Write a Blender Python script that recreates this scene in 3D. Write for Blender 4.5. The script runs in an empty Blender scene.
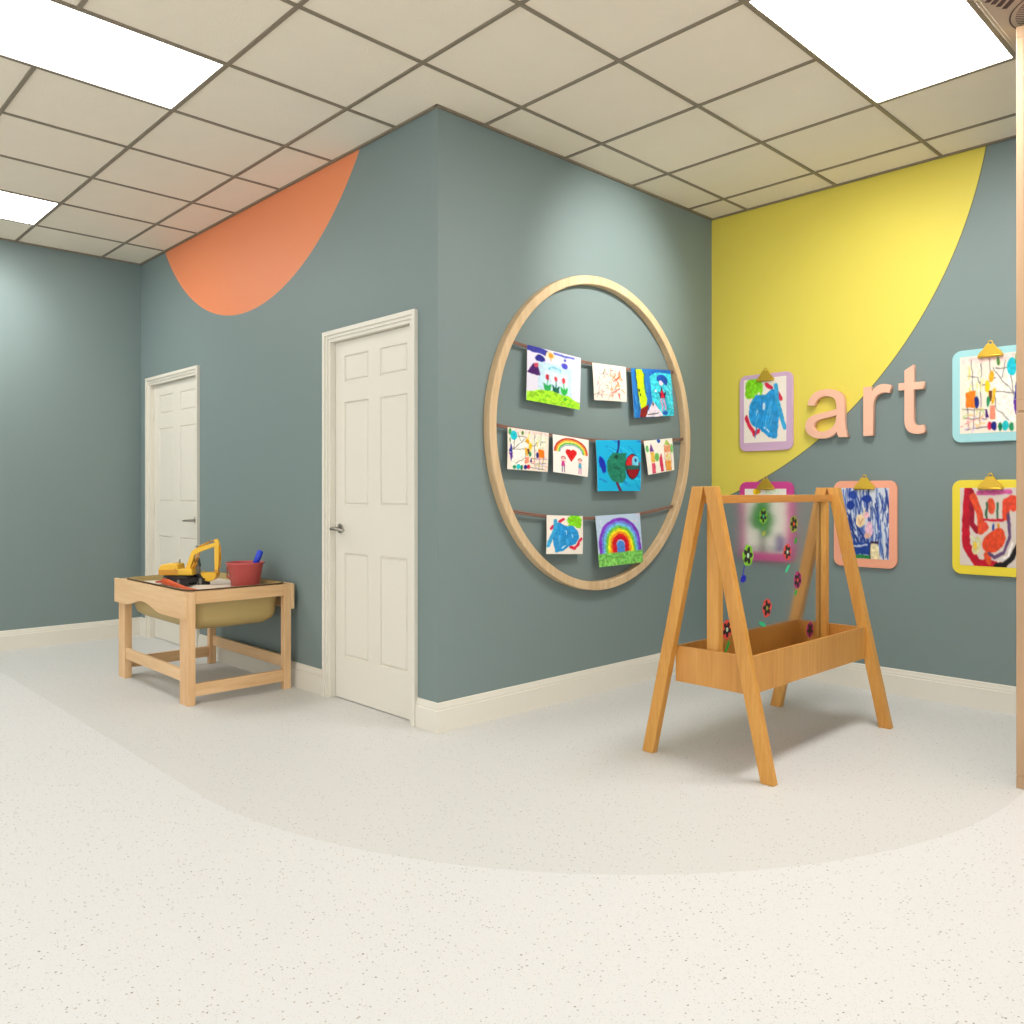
import bpy, bmesh, math, random
import numpy as np
from mathutils import Matrix, Vector

scene = bpy.context.scene
COL = scene.collection
PI = math.pi

# ------------------------------------------------------------------ camera
cam_data = bpy.data.cameras.new('camera')
cam = bpy.data.objects.new('camera', cam_data)
COL.objects.link(cam)
cam.location = (3.174, -2.5536, 1.176)
cam.rotation_euler = (PI / 2, 0, 0.80381)
cam_data.sensor_fit = 'HORIZONTAL'
cam_data.sensor_width = 36.0
cam_data.lens = 29.131
cam_data.shift_y = -0.01876
cam_data.clip_start = 0.05
scene.camera = cam

# ------------------------------------------------------------------ world, light, exposure
world = bpy.data.worlds.new('world')
scene.world = world
world.use_nodes = True
world.node_tree.nodes['Background'].inputs[0].default_value = (0.97, 0.98, 1.0, 1)
world.node_tree.nodes['Background'].inputs[1].default_value = 0.90
LAMP_STRENGTH = {'bright': 12.8, 'medium': 8.8, 'low': 2.6}    # the panels are not equally bright
LAMP_COLOUR = (1.0, 0.99, 0.975)
scene.view_settings.view_transform = 'Standard'
scene.view_settings.look = 'None'
scene.view_settings.gamma = 1.0
scene.view_settings.exposure = 0.93
scene.view_settings.use_curve_mapping = False

# ------------------------------------------------------------------ room numbers (metres)
H = 3.064            # ceiling
T = 0.6096           # ceiling module
GX, GY = 0.2779, -0.3079   # ceiling grid origin
LA = 3.9075          # length of the wall with the doors
LB = 2.4271          # length of the wall with the hoop
XR, YB = 6.5, -6.2   # room ends behind the camera


# ------------------------------------------------------------------ helpers
def lin(c):
    return tuple(((v / 255) / 12.92 if v / 255 <= 0.04045 else ((v / 255 + 0.055) / 1.055) ** 2.4) for v in c)


def rgba(c):
    return lin(c) + (1.0,)


def new_mat(name):
    m = bpy.data.materials.new(name)
    m.use_nodes = True
    return m, m.node_tree.nodes, m.node_tree.links, m.node_tree.nodes['Principled BSDF']


def plain(name, c, rough=0.5, metal=0.0, bump=0.0, bump_scale=300, var=0.0):
    m, n, l, b = new_mat(name)
    b.inputs['Base Color'].default_value = rgba(c)
    b.inputs['Roughness'].default_value = rough
    b.inputs['Metallic'].default_value = metal
    tc = n.new('ShaderNodeTexCoord')
    if var:
        nz = n.new('ShaderNodeTexNoise'); nz.inputs['Scale'].default_value = 9
        nz.inputs['Detail'].default_value = 4
        l.new(tc.outputs['Object'], nz.inputs['Vector'])
        mx = n.new('ShaderNodeMix'); mx.data_type = 'RGBA'
        mx.inputs['A'].default_value = rgba(tuple(max(0, v * (1 - var)) for v in c))
        mx.inputs['B'].default_value = rgba(tuple(min(255, v * (1 + var)) for v in c))
        l.new(nz.outputs['Fac'], mx.inputs['Factor'])
        l.new(mx.outputs['Result'], b.inputs['Base Color'])
    if bump:
        nz = n.new('ShaderNodeTexNoise'); nz.inputs['Scale'].default_value = bump_scale
        l.new(tc.outputs['Object'], nz.inputs['Vector'])
        bp = n.new('ShaderNodeBump'); bp.inputs['Strength'].default_value = bump
        bp.inputs['Distance'].default_value = 0.002
        l.new(nz.outputs['Fac'], bp.inputs['Height'])
        l.new(bp.outputs['Normal'], b.inputs['Normal'])
    return m


def wood(name, light, dark, axis='Z', scale=60, rough=0.45, stretch=0.06, contrast=1.0):
    """long fine grain along the given axis of the object"""
    m, n, l, b = new_mat(name)
    tc = n.new('ShaderNodeTexCoord')
    mp = n.new('ShaderNodeMapping')
    s = [scale, scale, scale]
    s['XYZ'.index(axis)] = scale * stretch
    mp.inputs['Scale'].default_value = s
    l.new(tc.outputs['Object'], mp.inputs['Vector'])
    nz = n.new('ShaderNodeTexNoise'); nz.inputs['Scale'].default_value = 1.0
    nz.inputs['Detail'].default_value = 5; nz.inputs['Roughness'].default_value = 0.6
    l.new(mp.outputs['Vector'], nz.inputs['Vector'])
    mp2 = n.new('ShaderNodeMapping')
    s2 = [7, 7, 7]; s2['XYZ'.index(axis)] = 1.2
    mp2.inputs['Scale'].default_value = s2
    l.new(tc.outputs['Object'], mp2.inputs['Vector'])
    nb = n.new('ShaderNodeTexNoise'); nb.inputs['Scale'].default_value = 1.0
    nb.inputs['Detail'].default_value = 2; nb.inputs['Distortion'].default_value = 0.8
    l.new(mp2.outputs['Vector'], nb.inputs['Vector'])
    ad = n.new('ShaderNodeMath'); ad.operation = 'ADD'
    l.new(nz.outputs['Fac'], ad.inputs[0]); l.new(nb.outputs['Fac'], ad.inputs[1])
    mr = n.new('ShaderNodeMapRange')
    mr.inputs['From Min'].default_value = 1 - 0.28 / contrast
    mr.inputs['From Max'].default_value = 1 + 0.28 / contrast
    l.new(ad.outputs[0], mr.inputs['Value'])
    mx = n.new('ShaderNodeMix'); mx.data_type = 'RGBA'
    mx.inputs['A'].default_value = rgba(dark); mx.inputs['B'].default_value = rgba(light)
    l.new(mr.outputs['Result'], mx.inputs['Factor'])
    l.new(mx.outputs['Result'], b.inputs['Base Color'])
    b.inputs['Roughness'].default_value = rough
    return m


def bx(bm, x0, x1, y0, y1, z0, z1, mi=0):
    vs = [bm.verts.new(p) for p in ((x0, y0, z0), (x1, y0, z0), (x1, y1, z0), (x0, y1, z0),
                                    (x0, y0, z1), (x1, y0, z1), (x1, y1, z1), (x0, y1, z1))]
    for f in ((0, 3, 2, 1), (4, 5, 6, 7), (0, 1, 5, 4), (1, 2, 6, 5), (2, 3, 7, 6), (3, 0, 4, 7)):
        fc = bm.faces.new([vs[i] for i in f]); fc.material_index = mi
    return vs


def prism(bm, pts, depth, mi=0, fn=None):
    """closed outline (3D points) pushed along the vector depth"""
    a = [bm.verts.new(p) for p in pts]
    b = [bm.verts.new(Vector(p) + Vector(depth)) for p in pts]
    fs = [bm.faces.new(a), bm.faces.new(b[::-1])]
    for i in range(len(a)):
        j = (i + 1) % len(a)
        fs.append(bm.faces.new((a[i], b[i], b[j], a[j])))
    for f in fs:
        f.material_index = mi
    return fs


def tube(bm, path, r, seg=10, caps=True, mi=0):
    path = [Vector(p) for p in path]
    rs = r if isinstance(r, (list, tuple)) else [r] * len(path)
    rings = []
    up = Vector((0, 0, 1))
    for i, p in enumerate(path):
        d = (path[min(i + 1, len(path) - 1)] - path[max(i - 1, 0)]).normalized()
        a = d.cross(up)
        if a.length < 1e-3:
            a = d.cross(Vector((1, 0, 0)))
        a.normalize(); b = d.cross(a).normalized()
        rings.append([bm.verts.new(p + (a * math.cos(t) + b * math.sin(t)) * rs[i])
                      for t in [2 * PI * k / seg for k in range(seg)]])
    for i in range(len(rings) - 1):
        for k in range(seg):
            f = bm.faces.new((rings[i][k], rings[i][(k + 1) % seg], rings[i + 1][(k + 1) % seg], rings[i + 1][k]))
            f.material_index = mi; f.smooth = True
    if caps:
        bm.faces.new(rings[0][::-1]).material_index = mi
        bm.faces.new(rings[-1]).material_index = mi


def lathe(bm, prof, c, seg=40, mi=0):
    rings = []
    for r, z in prof:
        rings.append([bm.verts.new((c[0] + r * math.cos(2 * PI * k / seg), c[1] + r * math.sin(2 * PI * k / seg), c[2] + z))
                      for k in range(seg)])
    for i in range(len(rings) - 1):
        for k in range(seg):
            f = bm.faces.new((rings[i][k], rings[i][(k + 1) % seg], rings[i + 1][(k + 1) % seg], rings[i + 1][k]))
            f.material_index = mi; f.smooth = True
    bm.faces.new(rings[0]).material_index = mi
    bm.faces.new(rings[-1]).material_index = mi


def rrect(x0, x1, y0, y1, r, n=5):
    out = []
    for cx, cy, a0 in ((x1 - r, y1 - r, 0), (x0 + r, y1 - r, 90), (x0 + r, y0 + r, 180), (x1 - r, y0 + r, 270)):
        for k in range(n + 1):
            a = math.radians(a0 + 90 * k / n)
            out.append((cx + r * math.cos(a), cy + r * math.sin(a)))
    return out


def obj(name, bm, mats, parent=None, bevel=0.0, local=False, segs=2):
    """links bm as ONE mesh object. Vertices are in world space unless local"""
    bmesh.ops.recalc_face_normals(bm, faces=bm.faces[:])
    me = bpy.data.meshes.new(name)
    if parent is not None and not local:
        w = Vector((0, 0, 0)); p = parent
        while p is not None:
            w += p.location; p = p.parent
        bmesh.ops.translate(bm, verts=bm.verts[:], vec=-w)
    bm.to_mesh(me); bm.free()
    for m in (mats if isinstance(mats, (list, tuple)) else [mats]):
        me.materials.append(m)
    o = bpy.data.objects.new(name, me)
    COL.objects.link(o)
    if parent is not None:
        o.parent = parent
    if bevel:
        md = o.modifiers.new('bevel', 'BEVEL'); md.width = bevel; md.segments = segs
        md.limit_method = 'ANGLE'; md.angle_limit = math.radians(40)
    return o


def origin_to(o, loc):
    """moves a top-level mesh's origin without moving the mesh"""
    loc = Vector(loc)
    o.data.transform(Matrix.Translation(-loc)); o.location = loc
    return o


def tag(o, label, cat, group=None):
    o['label'] = label; o['category'] = cat
    if group:
        o['group'] = group
    return o


def thing(name, label, cat, loc=(0, 0, 0), rotz=0.0, group=None):
    o = bpy.data.objects.new(name, None)
    COL.objects.link(o); o.location = loc; o.rotation_euler = (0, 0, rotz)
    o.empty_display_size = 0.1
    return tag(o, label, cat, group)


def struct(name, bm, mats, parent=None, bevel=0.0):
    o = obj(name, bm, mats, parent, bevel)
    if parent is None:
        o['kind'] = 'structure'
    return o


def BM():
    return bmesh.new()


# ------------------------------------------------------------------ materials of the room
TEAL = (118, 134, 132)


def wall_mat(name, circle=None, colour=None, axes='XZ', outline=None):
    """matt teal paint; a circle of another paint where the wall carries a mural"""
    m, n, l, b = new_mat(name)
    b.inputs['Roughness'].default_value = 0.55
    tc = n.new('ShaderNodeTexCoord')
    nz = n.new('ShaderNodeTexNoise'); nz.inputs['Scale'].default_value = 420
    l.new(tc.outputs['Object'], nz.inputs['Vector'])
    bp = n.new('ShaderNodeBump'); bp.inputs['Strength'].default_value = 0.12
    bp.inputs['Distance'].default_value = 0.001
    l.new(nz.outputs['Fac'], bp.inputs['Height']); l.new(bp.outputs['Normal'], b.inputs['Normal'])
    b.inputs['Base Color'].default_value = rgba(TEAL)
    if circle:
        (cx, cz), r = circle
        sp = n.new('ShaderNodeSeparateXYZ'); l.new(tc.outputs['Object'], sp.inputs[0])
        cb = n.new('ShaderNodeCombineXYZ')
        l.new(sp.outputs['X'], cb.inputs['X']); l.new(sp.outputs['Z'], cb.inputs['Y'])
        ds = n.new('ShaderNodeVectorMath'); ds.operation = 'DISTANCE'
        l.new(cb.outputs[0], ds.inputs[0]); ds.inputs[1].default_value = (cx, cz, 0)
        lt = n.new('ShaderNodeMath'); lt.operation = 'LESS_THAN'; lt.inputs[1].default_value = r
        l.new(ds.outputs['Value'], lt.inputs[0])
        mx = n.new('ShaderNodeMix'); mx.data_type = 'RGBA'
        mx.inputs['A'].default_value = rgba(TEAL); mx.inputs['B'].default_value = rgba(colour)
        l.new(lt.outputs[0], mx.inputs['Factor'])
        res = mx.outputs['Result']
        if outline:
            cp = n.new('ShaderNodeMath'); cp.operation = 'COMPARE'
            cp.inputs[1].default_value = r + 0.003; cp.inputs[2].default_value = 0.003
            l.new(ds.outputs['Value'], cp.inputs[0])
            m2 = n.new('ShaderNodeMix'); m2.data_type = 'RGBA'
            m2.inputs['B'].default_value = rgba(outline)
            l.new(cp.outputs[0], m2.inputs['Factor']); l.new(res, m2.inputs['A'])
            res = m2.outputs['Result']
        l.new(res, b.inputs['Base Color'])
    return m


M_wall = wall_mat('teal_wall_paint')
M_wall_orange = wall_mat('teal_paint_with_orange_disc', ((-2.038, 4.072), 1.694), (232, 138, 90))
M_wall_yellow = wall_mat('teal_paint_with_yellow_disc', ((-0.738, 3.497), 2.4946), (224, 208, 84), outline=(104, 106, 76))
M_trim = plain('cream_trim_paint', (222, 217, 203), 0.4)
M_white = plain('white_enamel', (232, 228, 218), 0.4)


def floor_mat():
    m, n, l, b = new_mat('speckled_vinyl')
    tc = n.new('ShaderNodeTexCoord')
    sp = n.new('ShaderNodeSeparateXYZ'); l.new(tc.outputs['Object'], sp.inputs[0])

    def math_(op, a, c=None, d=None):
        q = n.new('ShaderNodeMath'); q.operation = op
        for i, v in enumerate((a, c, d)):
            if v is None:
                continue
            if isinstance(v, (int, float)):
                q.inputs[i].default_value = v
            else:
                l.new(v, q.inputs[i])
        return q.outputs[0]
    x, y = sp.outputs['X'], sp.outputs['Y']
    # inlaid darker field: half plane y > -1.185 left of x = 0, quarter round to x = 2.22
    dx = math_('MAXIMUM', x, 0.0)
    dy = math_('MINIMUM', math_('SUBTRACT', y, 1.035), 0.0)
    d = math_('SQRT', math_('ADD', math_('MULTIPLY', dx, dx), math_('MULTIPLY', dy, dy)))
    inside = math_('LESS_THAN', d, 2.225)
    base = n.new('ShaderNodeMix'); base.data_type = 'RGBA'
    base.inputs['A'].default_value = rgba((219, 219, 218)); base.inputs['B'].default_value = rgba((211, 211, 208))
    l.new(inside, base.inputs['Factor'])
    col = base.outputs['Result']
    for sc, size, lo, c in ((80, 0.22, 0.74, (172, 165, 154)), (190, 0.26, 0.62, (196, 190, 179)), (46, 0.11, 0.80, (136, 128, 116))):
        v = n.new('ShaderNodeTexVoronoi'); v.inputs['Scale'].default_value = sc
        l.new(tc.outputs['Object'], v.inputs['Vector'])
        ns = n.new('ShaderNodeTexNoise'); ns.inputs['Scale'].default_value = sc * 2.5
        l.new(tc.outputs['Object'], ns.inputs['Vector'])
        s1 = n.new('ShaderNodeSeparateColor'); l.new(v.outputs['Color'], s1.inputs[0])
        pick = math_('GREATER_THAN', s1.outputs[0], lo)
        near = math_('LESS_THAN', math_('ADD', v.outputs['Distance'], math_('MULTIPLY', math_('SUBTRACT', ns.outputs['Fac'], 0.5), 0.35)), size)
        mx = n.new('ShaderNodeMix'); mx.data_type = 'RGBA'
        mx.inputs['B'].default_value = rgba(c)
        l.new(math_('MULTIPLY', pick, near), mx.inputs['Factor']); l.new(col, mx.inputs['A'])
        col = mx.outputs['Result']
    l.new(col, b.inputs['Base Color'])
    b.inputs['Roughness'].default_value = 0.55
    return m


M_floor = floor_mat()
M_tile = plain('mineral_fibre_tile', (236, 226, 206), 0.9, bump=0.8, bump_scale=120, var=0.01)
M_grid = plain('painted_grid_steel', (132, 121, 102), 0.5)

M_diff = {}
for _k, _v in LAMP_STRENGTH.items():
    M_diff[_k], _n, _l, _b = new_mat('lit_acrylic_diffuser_' + _k)
    _b.inputs['Base Color'].default_value = (0.9, 0.9, 0.9, 1)
    _b.inputs['Emission Color'].default_value = LAMP_COLOUR + (1,)
    _b.inputs['Emission Strength'].default_value = _v

# ------------------------------------------------------------------ shell
bm = BM(); bx(bm, -LA - 0.15, XR + 0.15, YB - 0.15, LB + 0.15, -0.06, 0)
struct('floor', bm, M_floor)

bm = BM(); bx(bm, -LA - 0.15, XR + 0.15, YB - 0.15, LB + 0.15, H + 0.006, H + 0.06)
ceiling = struct('ceiling', bm, M_tile)

# suspended grid: bars between the tiles and the angle along the walls
bm = BM()
bw = 0.0088
PANELS = [(2, 1), (-2, -3), (-6, -3), (2, -3), (6, -3), (-6, -7), (-2, -7), (2, -7), (6, -7)]   # lower left grid cell of each 2 x 1 light
for i in range(-8, 13):
    x = GX + i * T
    if -LA < x < XR:
        bx(bm, x - bw, x + bw, YB, (LB if x > 0 else 0), H, H + 0.006)
for j in range(-10, 6):
    y = GY + j * T
    if YB < y < LB:
        cut = sorted([(GX + i * T + bw, GX + (i + 1) * T - bw) for i, jj in PANELS if jj + 1 == j])
        xa = (-LA if y < 0 else 0)
        for a, b in cut + [(XR, XR)]:
            bx(bm, xa, a, y - bw, y + bw, H - 0.0004, H + 0.006); xa = b
for a in ((-LA, 0.016, -0.018, 0.0), (0.0, XR, LB - 0.018, LB), (-LA, XR, YB, YB + 0.018)):
    bx(bm, a[0], a[1], a[2], a[3], H - 0.003, H + 0.006)
for a in ((-LA, -LA + 0.018, YB, 0), (0, 0.018, -0.018, LB), (XR - 0.018, XR, YB, LB)):
    bx(bm, a[0], a[1], a[2], a[3], H - 0.0035, H + 0.006)
struct('ceiling_grid', bm, M_grid, ceiling)

# walls; the wall with the doors has two openings
D1 = (-0.975, -0.219, 2.04)      # clear opening x0, x1, height
D2 = (-3.701, -2.816, 2.045)
bm = BM()
J = 0.016
xs = [-LA - 0.12, D2[0] - J, D2[1] + J, D1[0] - J, D1[1] + J, 0.0]
for k in (0, 2, 4):
    bx(bm, xs[k], xs[k + 1], 0, 0.12, 0, H + 0.006)
for k, d in ((1, D2), (3, D1)):
    bx(bm, xs[k], xs[k + 1], 0, 0.12, d[2] + J, H + 0.006)
bmesh.ops.remove_doubles(bm, verts=bm.verts[:], dist=1e-5)
struct('wall_centre', bm, M_wall_orange)
bm = BM(); bx(bm, -0.12, 0, 0.12, LB, 0, H + 0.006)
struct('wall_hoop_side', bm, M_wall)
bm = BM(); bx(bm, -0.12, XR, LB, LB + 0.12, 0, H + 0.006)
struct('wall_right', bm, M_wall_yellow)
bm = BM(); bx(bm, -LA - 0.12, -LA, YB, 0, 0, H + 0.006)
struct('wall_left', bm, M_wall)


def baseboard(name, p0, p1, nrm, m0=0.0, m1=0.0):
    """profiled skirting from p0 to p1, standing out along nrm; m0, m1 lengthen (mitre) its ends per metre of depth"""
    prof = [(0, 0), (0.016, 0), (0.016, 0.108), (0.011, 0.112), (0.011, 0.119), (0.0125, 0.1195), (0.0095, 0.130), (0.0075, 0.143), (0.004, 0.147), (0, 0.147)]
    p0 = Vector(p0 + (0,)); p1 = Vector(p1 + (0,)); d = (p1 - p0).normalized(); nv = Vector(nrm + (0,))
    bm = BM()
    a = [bm.verts.new(p0 + nv * t + Vector((0, 0, z)) - d * t * m0) for t, z in prof]
    b = [bm.verts.new(p1 + nv * t + Vector((0, 0, z)) + d * t * m1) for t, z in prof]
    bm.faces.new(a); bm.faces.new(b[::-1])
    for i in range(len(a)):
        j = (i + 1) % len(a)
        bm.faces.new((a[i], b[i], b[j], a[j]))
    return struct(name, bm, M_trim)


baseboard('baseboard_centre', (-1.036, 0.0), (-2.755, 0.0), (0, -1))
baseboard('baseboard_corner', (0.0, 0.0), (-0.158, 0.0), (0, -1), 1, 0)
baseboard('baseboard_far_corner', (-3.762, 0.0), (-LA, 0.0), (0, -1), 0, -1)
baseboard('baseboard_hoop_side', (0.0, 0.0), (0.0, LB), (1, 0), 1, -1)
baseboard('baseboard_right', (0.0, LB), (XR, LB), (0, -1), -1, -1)
baseboard('baseboard_left', (-LA, 0.0), (-LA, YB), (1, 0), -1, -1)

# ------------------------------------------------------------------ doors
M_door = plain('cream_door_paint', (222, 217, 203), 0.42)
M_steel = plain('brushed_nickel', (176, 172, 164), 0.28, 1.0)


def door(name, d, cols, handle_x, lever_dir, hinge_x):
    x0, x1, h = d
    root = bpy.data.objects.new(name, None); COL.objects.link(root)
    root.location = ((x0 + x1) / 2, 0.0, 0); root['kind'] = 'structure'
    # casing: three steps going in, plus the jamb lining
    bm = BM()
    steps = [(0.060, 0.036, -0.022), (0.036, 0.018, -0.013), (0.018, 0.0, -0.005)]
    for so, si, y in steps:
        y1 = 0.0
        bx(bm, x0 - so, x0 - si, y, y1, 0, h + so)
        bx(bm, x1 + si, x1 + so, y, y1, 0, h + so)
        bx(bm, x0 - si, x1 + si, y, y1, h + si, h + so)
    obj('door_casing', bm, M_trim, root)
    bm = BM()
    bx(bm, x0 - J + .001, x0, 0.0, 0.12, 0, h + J - .001); bx(bm, x1, x1 + J - .001, 0.0, 0.12, 0, h + J - .001)
    bx(bm, x0, x1, 0.0, 0.12, h, h + J - .001)
    bx(bm, x0, x0 + 0.012, 0.068, 0.085, 0, h); bx(bm, x1 - 0.012, x1, 0.068, 0.085, 0, h)
    bx(bm, x0 + .012, x1 - .012, 0.068, 0.085, h - 0.012, h)
    obj('door_jamb', bm, M_trim, root)
    # six panel slab: the face is cut on a grid, panels are sunk then raised
    bm = BM()
    g = 0.003
    X = [x0 + g, cols[0], cols[1], cols[2], cols[3], x1 - g]
    Z = [0.006, 0.245, 0.835, 1.105, 1.692, 1.805, 1.955, h - g]
    V = [[bm.verts.new((x, 0.030, z)) for z in Z] for x in X]
    pan = []
    for i in range(5):
        for k in range(7):
            f = bm.faces.new((V[i][k], V[i + 1][k], V[i + 1][k + 1], V[i][k + 1]))
            if i in (1, 3) and k in (1, 3, 5):
                pan.append(f)
    bm.normal_update()
    bmesh.ops.inset_individual(bm, faces=pan, thickness=0.005, depth=-0.009)
    bmesh.ops.inset_individual(bm, faces=pan, thickness=0.009, depth=0.0)
    bmesh.ops.inset_individual(bm, faces=pan, thickness=0.008, depth=0.007)
    b = {}
    for i in (0, 5):
        for k in (0, 7):
            b[(i, k)] = bm.verts.new((X[i], 0.066, Z[k]))
    bm.faces.new([b[(0, 0)], b[(0, 7)], b[(5, 7)], b[(5, 0)]])
    bm.faces.new([V[i][0] for i in range(6)] + [b[(5, 0)], b[(0, 0)]])
    bm.faces.new([V[i][7] for i in range(6)] + [b[(5, 7)], b[(0, 7)]])
    bm.faces.new([V[0][k] for k in range(8)] + [b[(0, 7)], b[(0, 0)]])
    bm.faces.new([V[5][k] for k in range(8)] + [b[(5, 7)], b[(5, 0)]])
    slab = obj('door_panel', bm, M_door, root)
    bm = BM()
    hx, hz = handle_x, 0.972
    for a, r in (((0.030, 0.022), 0.027), ((0.022, -0.030), 0.010)):
        tube(bm, [(hx, a[0], hz), (hx, a[1], hz)], r, 20)
    tube(bm, [(hx - lever_dir * 0.012, -0.030, hz), (hx, -0.032, hz), (hx + lever_dir * 0.05, -0.030, hz - 0.002),
              (hx + lever_dir * 0.115, -0.024, hz - 0.006)], [0.008, 0.0105, 0.0085, 0.007], 12)
    hd = obj('door_handle', bm, M_steel, slab); hd['label'] = 'brushed metal lever handle'
    bm = BM()
    for z in (0.25, 1.05, 1.80):
        tube(bm, [(hinge_x, 0.024, z - 0.045), (hinge_x, 0.024, z + 0.045)], 0.005, 10)
    obj('door_hinge', bm, M_trim, slab)
    return root


door('door_1', D1, (-0.882, -0.640, -0.532, -0.287), -0.918, 1, D1[1] - 0.003)
door('door_2', D2, (-3.596, -3.322, -3.187, -2.899), -2.885, -1, D2[0] + 0.003)

# ------------------------------------------------------------------ ceiling lights on the grid
M_frame = plain('light_frame_enamel', (150, 140, 122), 0.5)
light_src = {}
spots = [(2, 1, 'bright', 'bright ceiling light panel above the wooden easel, nearest the yellow wall', [((1.52, 1.30), (0.0, 1.38, 2.42), 95.0), ((1.60, 1.30), (1.1, LB, 2.38), 8.0)]),
         (-2, -3, 'low', 'large bright ceiling light panel at the top left, in front of the nearer door', []),
         (-6, -3, 'medium', 'small far ceiling light panel close to the left wall', [((-2.95, -1.1), (-LA, -1.1, 2.45), 16.0)]),
         (2, -3, 'low', 'ceiling light panel just above and ahead of the camera', []),
         (6, -3, 'low', 'ceiling light panel to the right of the camera', []),
         (-6, -7, 'low', 'ceiling light panel behind, beside the left wall', []),
         (-2, -7, 'low', 'ceiling light panel behind, second from the left wall', []),
         (2, -7, 'low', 'ceiling light panel behind, third from the left wall', []),
         (6, -7, 'low', 'ceiling light panel behind, nearest the far right wall', [])]
# wash: spots added under a panel to brighten the wall: position, aim, watts
for i, j, kind, lab, wash in spots:
    cx, cy = GX + (i + 0.5) * T, GY + (j + 1) * T
    if kind not in light_src:
        r = thing('ceiling_light', lab, 'ceiling light', (cx, cy, H), 0, 'recessed ceiling light panels')
        hx, hy = T / 2 - bw, T - bw
        bm = BM()
        for a in ((-hx, hx, -hy, -hy + .006), (-hx, hx, hy - .006, hy), (-hx, -hx + .006, -hy + .006, hy - .006), (hx - .006, hx, -hy + .006, hy - .006)):
            bx(bm, a[0], a[1], a[2], a[3], 0.0005, 0.006)
        obj('light_frame', bm, M_frame, r, local=True)
        bm = BM(); bx(bm, -hx + .006, hx - .006, -hy + .006, hy - .006, 0.002, 0.0058)
        obj('diffuser', bm, M_diff[kind], r, local=True)
        light_src[kind] = r
    else:
        src = light_src[kind]
        r = src.copy(); COL.objects.link(r); r.location = (cx, cy, H); r['label'] = lab
        for ch in list(src.children):
            if ch.type == 'MESH':
                c = ch.copy(); COL.objects.link(c); c.parent = r
    for p, aim, watts in wash:
        ld = bpy.data.lights.new('added_wash_spot', 'SPOT'); ld.energy = watts; ld.color = LAMP_COLOUR
        ld.spot_size = math.radians(57); ld.spot_blend = 1.0; ld.shadow_soft_size = 0.06
        lo = bpy.data.objects.new('added_wash_spot', ld); COL.objects.link(lo); lo.parent = r
        P = Vector((p[0], p[1], H - 0.03)); lo.location = P - r.location
        lo.rotation_euler = (Vector(aim) - P).to_track_quat('-Z', 'Y').to_euler()

# ------------------------------------------------------------------ air conditioning cassette at the top right
M_ac = plain('cassette_plastic', (172, 158, 138), 0.45)
M_dark = plain('dark_vent_opening', (74, 58, 56), 0.7)
ax0, ay0 = GX + 3 * T + bw + 0.002, GY + 1 * T + bw + 0.002
ax1, ay1 = GX + 5 * T - bw - 0.002, GY + 3 * T - bw - 0.002
ac = thing('ceiling_air_conditioner', 'cream air conditioning cassette with dark slots at the ceiling beside the light panel',
           'air conditioner', ((ax0 + ax1) / 2, (ay0 + ay1) / 2, H - 0.02))
bm = BM()
prism(bm, [(x, y, H + 0.004) for x, y in rrect(ax0, ax1, ay0, ay1, 0.02)], (0, 0, -0.012))
prism(bm, [(x, y, H - 0.008) for x, y in rrect(ax0 + .018, ax1 - .018, ay0 + .018, ay1 - .018, 0.05)], (0, 0, -0.008))
obj('cassette_body', bm, M_ac, ac, bevel=0.003)
zc = H - 0.016
slots = [((2.155, 0.948), (2.183, 0.922)), ((2.166, 0.976), (2.206, 0.935)), ((2.176, 1.008), (2.226, 0.955)), ((2.188, 1.040), (2.247, 0.977))]
bm = BM()
for (p, q) in slots:
    d = Vector((q[0] - p[0], q[1] - p[1], 0)); d.normalize(); nn = Vector((-d.y, d.x, 0)) * 0.0095
    P = Vector((p[0], p[1], zc)); Q = P + d * 0.17
    prism(bm, [P - nn, Q - nn, Q + nn, P + nn], (0, 0, -0.0012))
obj('vent_slot', bm, M_dark, ac)
fc = (2.362, 1.185)
bm = BM()
seg = 56
for (ro, ri, z0, z1) in ((0.190, 0.184, zc, zc - 0.0016),):
    o_ = [bm.verts.new((fc[0] + ro * math.cos(2 * PI * k / seg), fc[1] + ro * math.sin(2 * PI * k / seg), z1)) for k in range(seg)]
    i_ = [bm.verts.new((fc[0] + ri * math.cos(2 * PI * k / seg), fc[1] + ri * math.sin(2 * PI * k / seg), z1)) for k in range(seg)]
    for k in range(seg):
        bm.faces.new((o_[k], o_[(k + 1) % seg], i_[(k + 1) % seg], i_[k]))
obj('ring_groove', bm, M_dark, ac)
bm = BM()
prism(bm, [(fc[0] + 0.168 * math.cos(2 * PI * k / seg), fc[1] + 0.168 * math.sin(2 * PI * k / seg), zc) for k in range(seg)], (0, 0, -0.0012))
grille = obj('round_grille', bm, M_dark, ac)
bm = BM()
for k in range(-13, 14):
    o_ = k * 0.0125; hl = math.sqrt(max(0.0, 0.168 ** 2 - o_ ** 2))
    dx, dy = 0.72, 0.69
    c0 = Vector((fc[0] - dy * o_, fc[1] + dx * o_, zc - 0.0012)); d = Vector((dx, dy, 0)); nn = Vector((-dy, dx, 0)) * 0.0024
    prism(bm, [c0 - d * hl - nn, c0 + d * hl - nn, c0 + d * hl + nn, c0 - d * hl + nn], (0, 0, -0.0015))
obj('grille_slat', bm, M_ac, grille)

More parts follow.
